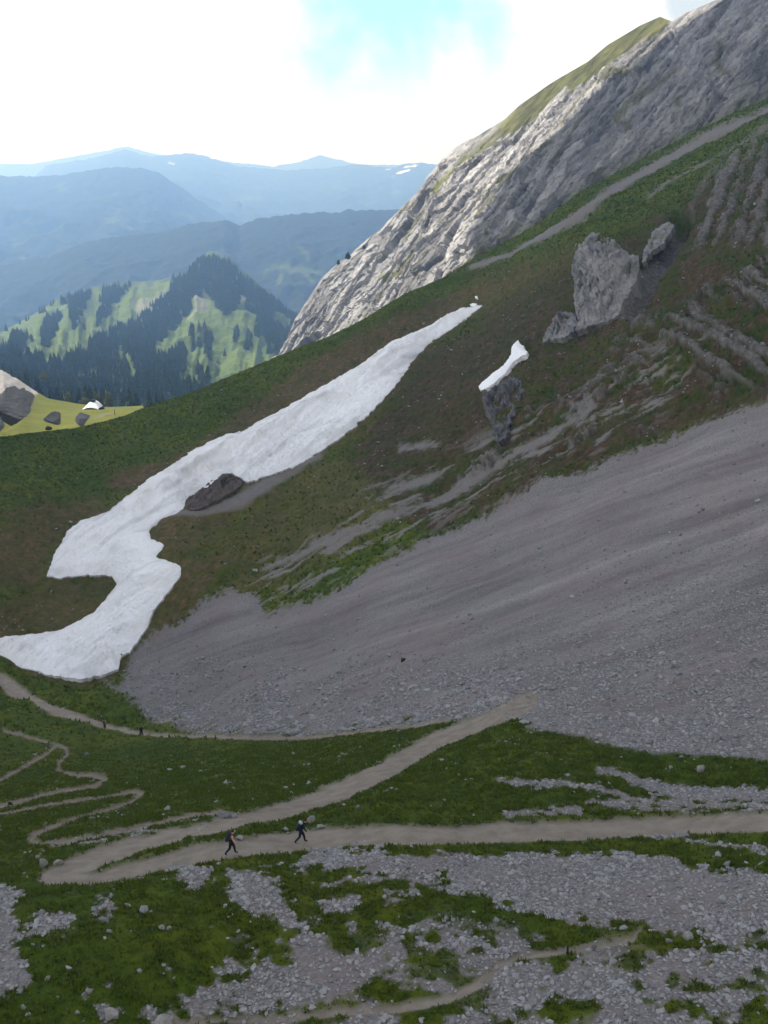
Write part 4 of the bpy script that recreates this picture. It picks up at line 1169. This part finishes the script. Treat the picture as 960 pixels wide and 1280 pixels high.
bmesh.ops.create_cone(bm, cap_ends=True, segments=8, radius1=.24, radius2=.03, depth=.25, matrix=Matrix.Translation((0,0,2.62)))
o = bm_obj('wooden_post', bm, M_BROWN); o.location = pp; tag(o, 'brown wooden post standing on the meadow right of the white-roofed shelter', 'post')
pp = ground(709.5, 1197)
bm = bmesh.new(); bmesh.ops.create_cone(bm, cap_ends=True, segments=8, radius1=.06, radius2=.05, depth=.5); bmesh.ops.translate(bm, vec=(0,0,.2), verts=bm.verts)
bmesh.ops.create_cone(bm, cap_ends=True, segments=8, radius1=.065, radius2=.02, depth=.06, matrix=Matrix.Translation((0,0,.475)))
o = bm_obj('dark_stake', bm, M_BLACK); o.location = pp; tag(o, 'short black stake stuck in turf above the bottom footpath', 'stake')

# ------------------------------------------------------------------ hikers
M_SKIN = plain('skin', (.45,.28,.21), .6, 20, .06)
M_HAIR = plain('dark_hair', (.02,.014,.01), .6, 60)
def cloth(n_, c): return plain(n_, c, .9, 14, .2)
def skin_chain(segs, rad, sub=1):
    """segs: list of (a,b) joint names already resolved to a connected edge list"""
    pts_, edges, radii = segs
    me = bpy.data.meshes.new('sk'); me.from_pydata(pts_, edges, []); o_ = bpy.data.objects.new('sk', me); COL.objects.link(o_)
    m = o_.modifiers.new('s', 'SKIN'); m.use_smooth_shade = True
    for i, r_ in enumerate(radii): me.skin_vertices[0].data[i].radius = (r_, r_)
    for i in range(len(pts_)): me.skin_vertices[0].data[i].use_root = (i == 0)
    if sub: o_.modifiers.new('ss', 'SUBSURF').levels = sub
    dg = bpy.context.evaluated_depsgraph_get(); dg.update()
    ev = bpy.data.meshes.new_from_object(o_.evaluated_get(dg)); bpy.data.objects.remove(o_)
    return ev
def person(loc, yaw, J, top, trousers, label, sleeves_skin, hair_col=M_HAIR, hat=None):
    names_ = ['pelvis','waist','chest','neck','head','crown_']
    names_ = list(J.keys()); P_s = [J[k_][0] for k_ in names_]; Rd = [J[k_][1] for k_ in names_]
    ix = {k_: i for i, k_ in enumerate(names_)}
    E = [('pelvis','waist'),('waist','chest'),('chest','neck'),('neck','skull'),('skull','top'),
         ('chest','shl'),('shl','ell'),('ell','wrl'),('wrl','pal'),('chest','shr'),('shr','elr'),('elr','wrr'),('wrr','par'),
         ('pelvis','hil'),('hil','knl'),('knl','anl'),('anl','tol'),('pelvis','hir'),('hir','knr'),('knr','anr'),('anr','tor')]
    me = skin_chain((P_s, [(ix[a], ix[b]) for a, b in E], Rd), None, 1)
    bm = bmesh.new(); bm.from_mesh(me)
    segs_ = [(np.array(J[a][0]), np.array(J[b][0]), a, b) for a, b in E]
    def mat_for(c):
        best = None
        for a, b, na, nb in segs_:
            e = b-a; t_ = np.clip((c-a)@e/(e@e), 0, 1); d = np.linalg.norm(c-a-t_*e)
            if best is None or d < best[0]: best = (d, na, nb)
        na, nb = best[1:]
        if nb in ('skull','top'): return 0
        if nb in ('pal','par'): return 0
        if nb in ('wrl','wrr','ell','elr'): return 0 if sleeves_skin and nb != 'ell_' else 1
        if nb in ('tol','tor'): return 3
        if nb in ('hil','hir','knl','knr','anl','anr') or na == 'pelvis': return 2
        return 1
    for f_ in bm.faces: f_.material_index = mat_for(np.array(f_.calc_center_median())); f_.smooth = True
    # face and ears, grown onto the head
    hd = np.array(J['skull'][0]); tpv = np.array(J['top'][0]); mid = (hd+tpv)/2 - np.array([0,0,.02])
    def ball(c, s, mi):
        r_ = bmesh.ops.create_icosphere(bm, subdivisions=2, radius=1, matrix=Matrix.Translation(Vector(c)) @ Matrix.Diagonal((*s,1)))
        for v_ in r_['verts']:
            for f_ in v_.link_faces: f_.material_index = mi; f_.smooth = True
    ball(mid+(.02,0,0), (.092,.072,.112), 0)
    ball(mid+(.108,0,-.012), (.022,.014,.026), 0)
    for s in (-1,1):
        ball(mid+(.0,.076*s,-.005), (.018,.01,.03), 0); ball(mid+(.098,.03*s,.022), (.012,.014,.009), 4)
    ball(mid+(.098,0,-.055), (.010,.024,.006), 5)
    # hands: five fingers each
    for sfx in ('l','r'):
        w_ = np.array(J['wr'+sfx][0]); pa = np.array(J['pa'+sfx][0]); d = pa-w_; d /= np.linalg.norm(d)
        side = np.array([1.0,0,0]) - d*d[0]; side /= np.linalg.norm(side)+1e-9; nrm = np.cross(d, side)
        for q, (o_, ln) in enumerate(((-.030,.062),(-.010,.075),(.010,.080),(.030,.072))):
            a_ = pa + side*o_; b_ = a_ + d*ln*.55 + nrm*.010; c_ = b_ + d*ln*.40 + nrm*.030
            fm_ = skin_chain(([tuple(a_-d*.03),tuple(b_),tuple(c_)], [(0,1),(1,2)], [.010,.009,.007]), None, 1)
            n0 = len(bm.faces); bm.from_mesh(fm_); bm.faces.ensure_lookup_table()
            for f_ in bm.faces[n0:]: f_.material_index = 0; f_.smooth = True
        a_ = w_ + d*.02 + side*.025
        fm_ = skin_chain(([tuple(a_),tuple(a_+side*.025+d*.03),tuple(a_+side*.03+d*.06+nrm*.01)], [(0,1),(1,2)], [.012,.010,.008]), None, 1)
        n0 = len(bm.faces); bm.from_mesh(fm_); bm.faces.ensure_lookup_table()
        for f_ in bm.faces[n0:]: f_.material_index = 0
    M_LIP = MATS['lip']; 
    o = bm_obj('person', bm, [M_SKIN, top, trousers, MATS['boot'], MATS['eye'], M_LIP])
    o.location = loc; o.rotation_euler = (0,0,yaw)
    zmin = min(v_.co.z for v_ in o.data.vertices); o.location.z -= zmin
    tag(o, label, 'person', None)
    # hair: cap over the back and top of the skull
    bm = bmesh.new(); bmesh.ops.create_icosphere(bm, subdivisions=3, radius=1, matrix=Matrix.Translation(Vector(mid+(-.012,0,.025))) @ Matrix.Diagonal((.104,.086,.118,1)))
    dele = [v_ for v_ in bm.verts if v_.co.x > mid[0]+.055 and v_.co.z < mid[2]+.06 or v_.co.z < mid[2]-.085]
    bmesh.ops.delete(bm, geom=dele, context='VERTS')
    bm_obj('cap' if hat else 'hair', bm, hat or hair_col, o, True)
    return o
MATS = {'boot': cloth('hiking_boot', (.02,.018,.016)), 'eye': plain('eye', (.02,.02,.02), .3), 'lip': plain('lip', (.30,.13,.11), .6)}
def stride(s=1.0, lean=.10, arm=.5, knee=.0):
    """walking towards +X, left foot ahead"""
    l = lean
    return {'pelvis':((0,0,.95),.125),'waist':((.02+l*.3,0,1.10),.115),'chest':((.04+l,0,1.32),.135),'neck':((.06+l*1.5,0,1.49),.055),'skull':((.09+l*1.7,0,1.58),.07),'top':((.10+l*1.75,0,1.70),.07),
     'shl':((.04+l*1.1,.19,1.41),.06),'ell':((.02+l-.10*arm*2,.235,1.14),.05),'wrl':((.08+l-.08*arm,.23,.91),.037),'pal':((.11+l-.08*arm,.22,.83),.04),
     'shr':((.04+l*1.1,-.19,1.41),.06),'elr':((.05+l+.10*arm,-.235,1.14),.05),'wrr':((.17+l+.16*arm,-.22,.95),.037),'par':((.22+l+.17*arm,-.21,.88),.04),
     'hil':((.0,.10,.88),.115),'knl':((.20*s,.10,.50),.085),'anl':((.25*s,.10,.09),.058),'tol':((.42*s,.11,.05),.038),
     'hir':((0,-.10,.88),.115),'knr':((-.06*s,-.10,.50),.085),'anr':((-.36*s,-.10,.17),.058),'tor':((-.24*s,-.11,.05),.038)}
def backpack(owner, J, mat, topmat, label, sc=1.0):
    ch = np.array(J['chest'][0]); wa = np.array(J['waist'][0])
    ax = ch-wa; tilt = math.atan2(ax[0], ax[2])
    bm = bmesh.new(); bmesh.ops.create_cube(bm, size=1)
    bmesh.ops.subdivide_edges(bm, edges=bm.edges[:], cuts=4, use_grid_fill=True)
    for v_ in bm.verts:
        c = v_.co; f_ = 1-.35*max(0, abs(c.z)*2-.5)
        c.x *= .24*sc*f_*(1 - .4*max(0,-c.x*2)*abs(c.y)*2); c.y *= .34*sc*f_; c.z *= .52*sc
    rot = Matrix.Translation(Vector(wa*.45+ch*.55) + Vector((-.24*sc,0,.03))) @ Matrix.Rotation(tilt, 4, 'Y')
    bmesh.ops.transform(bm, matrix=rot, verts=bm.verts)
    o = bm_obj('backpack', bm, mat, None, True)
    bm = bmesh.new(); bmesh.ops.create_icosphere(bm, subdivisions=3, radius=1, matrix=rot @ Matrix.Translation((0,0,.27*sc)) @ Matrix.Diagonal((.14*sc,.17*sc,.09*sc,1)))
    bm_obj('lid', bm, topmat, o, True)
    for s in (-1,1):
        pts_ = [np.array(rot @ Vector((.08*sc,.10*s,.22*sc))), np.array(J['shl' if s>0 else 'shr'][0])*np.array([1,.62,1])+np.array([0,0,.085]), np.array(J['chest'][0])+np.array([.15,.10*s,.0]), np.array(rot @ Vector((.10*sc,.15*s,-.18*sc)))]
        me = skin_chain(([tuple(x) for x in pts_], [(0,1),(1,2),(2,3)], [.022]*4), None, 1); me.materials.append(mat)
        link(bpy.data.objects.new('strap', me), o)
    o.location = owner.location; o.rotation_euler = owner.rotation_euler
    tag(o, label, 'backpack'); return o
T_BLACK = cloth('black_trousers', (.012,.011,.012)); T_NAVY = cloth('navy_trousers', (.012,.015,.028)); C_PINK = cloth('dusky_pink_top', (.20,.065,.075)); C_NAVY = cloth('dark_navy_jacket', (.010,.012,.022))
B_DARK = cloth('dark_teal_backpack', (.018,.028,.032)); B_BLUE = cloth('navy_backpack', (.014,.02,.03)); B_PALE = cloth('pale_grey_lid', (.30,.33,.33)); C_BLACK = cloth('black_jacket', (.010,.010,.011)); B_PINK = cloth('faded_pink_backpack', (.22,.13,.12))
J = stride(1.0, .06, .5)
a = person(ground(289,1069), .15, J, C_PINK, T_BLACK, 'walking hiker in pink top and black trousers on the wide path', True)
backpack(a, J, B_DARK, B_DARK, 'dark rounded backpack worn by the hiker in pink')
J = stride(1.05, .16, .4)
b = person(ground(376,1053), .1, J, C_NAVY, T_NAVY, 'hiker in dark navy clothes leaning forward ahead of the pink hiker', False)
backpack(b, J, B_BLUE, B_PALE, 'navy backpack with pale grey lid on the hiker in navy', 1.05)
J = stride(.35, .03, .2)
c_ = person(ground(131.5,906), 3.0, J, C_BLACK, T_BLACK, 'distant hiker in black standing in the gap of the narrow traverse path', False)
backpack(c_, J, B_PINK, B_PINK, 'faded pink pack beside the distant hiker in black', 1.0)
J = stride(.5, .12, .2)
d_ = person(ground(177,911.5), 2.6, J, C_NAVY, T_BLACK, 'distant dark-clad hiker leaning on the narrow path under the scree edge', False)
backpack(d_, J, B_BLUE, B_BLUE, 'small dark backpack on the distant leaning hiker', .9)

# ------------------------------------------------------------------ sun, sky, an unseen cloud added and outlined to shade the slope
S = np.array([-.72, .20, .66]); S /= np.linalg.norm(S)
EL = math.asin(S[2]); AZ = math.atan2(S[0], S[1])
sun = bpy.data.lights.new('sun', 'SUN'); sun.energy = 4.5; sun.angle = D2R(.53); sun.color = (1, .95, .87)
so = bpy.data.objects.new('sun', sun); link(so); so.rotation_euler = Vector(S).to_track_quat('Z', 'Y').to_euler(); so.location = S*900

ZC = 560.0
def lift_to(P): return P[:2] + (ZC-P[2])*S[:2]/S[2]
shade = [(-150,1420,50),(-420,900,190),(-420,700,230),(-200,566,275),(0,541,322),(60,530,330),(110,524,335),(150,512,330),(180,503,326),(300,462,345),(360,438,360),(430,402,372),(500,366,386),(560,338,440),(590,300,650),(640,220,690),(690,150,680),(730,90,690),(830,-10,690),(1000,-60,640),(1300,-60,560),(1300,300,250),(1300,900,80),(1000,1900,42),(200,1900,42)]
cp_ = [lift_to(at(a, b, r_)) for a, b, r_ in shade]
CPn = np.array(cp_)
gx = np.arange(CPn[:,0].min()-30, CPn[:,0].max()+30, 6.0); gy = np.arange(CPn[:,1].min()-30, CPn[:,1].max()+30, 6.0)
XX, YY = np.meshgrid(gx, gy); P3 = np.stack([XX, YY, 0*XX], -1)
dc = sdf(XX, YY, cp_) + 9*fbm3(P3, 45, 4)
th = np.where(dc > 0, 1-np.exp(-np.maximum(dc,0)/45), 0)
topz = ZC + 6 + th*(70 + 55*fbm3(P3, 90, 5, .55)); botz = ZC - th*(10 + 10*fbm3(P3, 60, 4, off=9))
ok = dc > -7; fk = ok[:-1,:-1]&ok[1:,:-1]&ok[:-1,1:]&ok[1:,1:]
q = quads(*XX.shape)[fk]; nv = XX.size
Vt = np.stack([XX,YY,topz],-1).reshape(-1,3); Vb = np.stack([XX,YY,botz],-1).reshape(-1,3)
FFc = np.concatenate([q, q[:, ::-1]+nv])
e = np.concatenate([q[:,[0,1]], q[:,[1,2]], q[:,[2,3]], q[:,[3,0]]]); key = np.sort(e,1); key = key[:,0].astype(np.int64)*nv+key[:,1]
uq, ix_, cnt = np.unique(key, return_index=True, return_counts=True); be = e[ix_[cnt==1]]
FFc = np.concatenate([FFc, np.stack([be[:,1],be[:,0],be[:,0]+nv,be[:,1]+nv],1)])
Vc, Fc, _ = compact(np.concatenate([Vt,Vb]), FFc, {})
t = NT('cloud'); bs = t.n('ShaderNodeBsdfDiffuse'); bs.inputs[0].default_value = C(.9,.9,.92); oo = t.n('ShaderNodeOutputMaterial'); t.l(bs.outputs[0], oo.inputs[0])
kind(mesh_np('cloud', Vc, Fc, t.m), 'stuff')

W_ = NT('World', True); SC.world = W_.m
sky = W_.n('ShaderNodeTexSky', sky_type='NISHITA'); sky.sun_disc = False; sky.sun_elevation = EL; sky.sun_rotation = AZ; sky.altitude = 1900; sky.air_density = 1.0; sky.dust_density = 1.0
gc = W_.n('ShaderNodeTexCoord').outputs['Generated']
sx = W_.n('ShaderNodeSeparateXYZ'); W_.l(gc, sx.inputs[0]); X, Y, Z = sx.outputs
zc = W_.math('ADD', W_.math('MAXIMUM', Z, 0.0), .12)
pv = W_.n('ShaderNodeCombineXYZ'); W_.l(W_.math('DIVIDE', X, zc), pv.inputs[0]); W_.l(W_.math('DIVIDE', Y, zc), pv.inputs[1])
cn = W_.noise(pv.outputs[0], .9, 8, .58, .3)
cn2 = W_.noise(gc, 9.0, 6, .6, .2)
low = W_.ramp(Z, .45, .12, 0, .22)
cloudm = W_.ramp(W_.math('ADD', cn, low), .44, .58)
# the blue gap low in the north
hx = W_.math('DIVIDE', W_.math('SUBTRACT', X, .012), .115); hz = W_.math('DIVIDE', W_.math('SUBTRACT', Z, .165), .075)
hd_ = W_.math('SQRT', W_.math('ADD', W_.math('MULTIPLY', hx, hx), W_.math('MULTIPLY', hz, hz)))
hd_ = W_.math('ADD', hd_, W_.math('MULTIPLY', W_.math('SUBTRACT', cn2, .5), 2.5))
hole = W_.math('MULTIPLY', W_.ramp(hd_, 1.4, .5), W_.ramp(Y, 0, .3))
cloudm = W_.math('MULTIPLY', cloudm, W_.math('SUBTRACT', 1.0, hole))
cl_n = W_.noise(gc, 4.0, 6, .6)
ccol = W_.mix(W_.ramp(cl_n, .3, .7), C(7.6,7.4,7.1), C(9.6,9.3,8.9))
lowf = W_.math('MULTIPLY', W_.ramp(Y, .3, .75), W_.ramp(Z, .5, .25))
ccol = W_.mix(lowf, ccol, W_.mix(W_.ramp(cn2, .35, .65), C(5.5,5.75,5.9), C(7.0,7.0,7.0)))
gx_ = W_.math('DIVIDE', W_.math('SUBTRACT', X, .262), .026); gz_ = W_.math('DIVIDE', W_.math('SUBTRACT', Z, .142), .024)
grey = W_.ramp(W_.math('ADD', W_.math('ADD', W_.math('MULTIPLY', gx_, gx_), W_.math('MULTIPLY', gz_, gz_)), W_.math('MULTIPLY', W_.math('SUBTRACT', cn2, .5), 2.0)), 1.5, .6)
ccol = W_.mix(W_.math('MULTIPLY', grey, W_.ramp(Y,0,.3)), ccol, C(4.0,4.5,4.9))
skyc = W_.mix(hole, sky.outputs[0], C(2.9,5.4,6.2))
fin = W_.mix(cloudm, skyc, ccol)
bg = W_.n('ShaderNodeBackground'); W_.l(fin, bg.inputs[0]); bg.inputs[1].default_value = .10
wo = W_.n('ShaderNodeOutputWorld'); W_.l(bg.outputs[0], wo.inputs[0])

# haze: one closed box of even air round camera and scene
hz_top = max([float(CA[...,2].max()), float(SK[...,2].max())] + RT) + 12; print('top', hz_top)
bm = bmesh.new(); bmesh.ops.create_cube(bm, size=1)
bmesh.ops.scale(bm, vec=(50000, 30500, hz_top+2260), verts=bm.verts); bmesh.ops.translate(bm, vec=(0, 11800, (hz_top-2260)/2), verts=bm.verts)
t = NT('haze'); pvn = t.n('ShaderNodeVolumePrincipled'); pvn.inputs['Color'].default_value = C(.30,.53,1.0); pvn.inputs['Absorption Color'].default_value = C(1,1,1); pvn.inputs['Density'].default_value = .00017; pvn.inputs['Anisotropy'].default_value = .55
oo = t.n('ShaderNodeOutputMaterial'); t.l(pvn.outputs[0], oo.inputs['Volume'])
kind(bm_obj('haze', bm, t.m), 'stuff')

# ------------------------------------------------------------------ camera and render
cam = bpy.data.cameras.new('camera'); co_ = bpy.data.objects.new('camera', cam); link(co_)
cam.sensor_fit = 'VERTICAL'; cam.sensor_height = 32.0; cam.lens = F/1280*32.0
cam.clip_start = .5; cam.clip_end = 60000
co_.rotation_euler = (math.pi/2 - PITCH, 0, 0)
SC.camera = co_
SC.render.engine = 'CYCLES'
SC.cycles.use_denoising = True
try: SC.cycles.denoiser = 'OPENIMAGEDENOISE'
except Exception: pass
SC.cycles.max_bounces = 6; SC.cycles.diffuse_bounces = 3; SC.cycles.volume_bounces = 2; SC.cycles.glossy_bounces = 2
SC.cycles.volume_step_rate = 1
SC.view_settings.view_transform = 'Standard'; SC.view_settings.look = 'None'
SC.view_settings.exposure = .9; SC.view_settings.gamma = 1
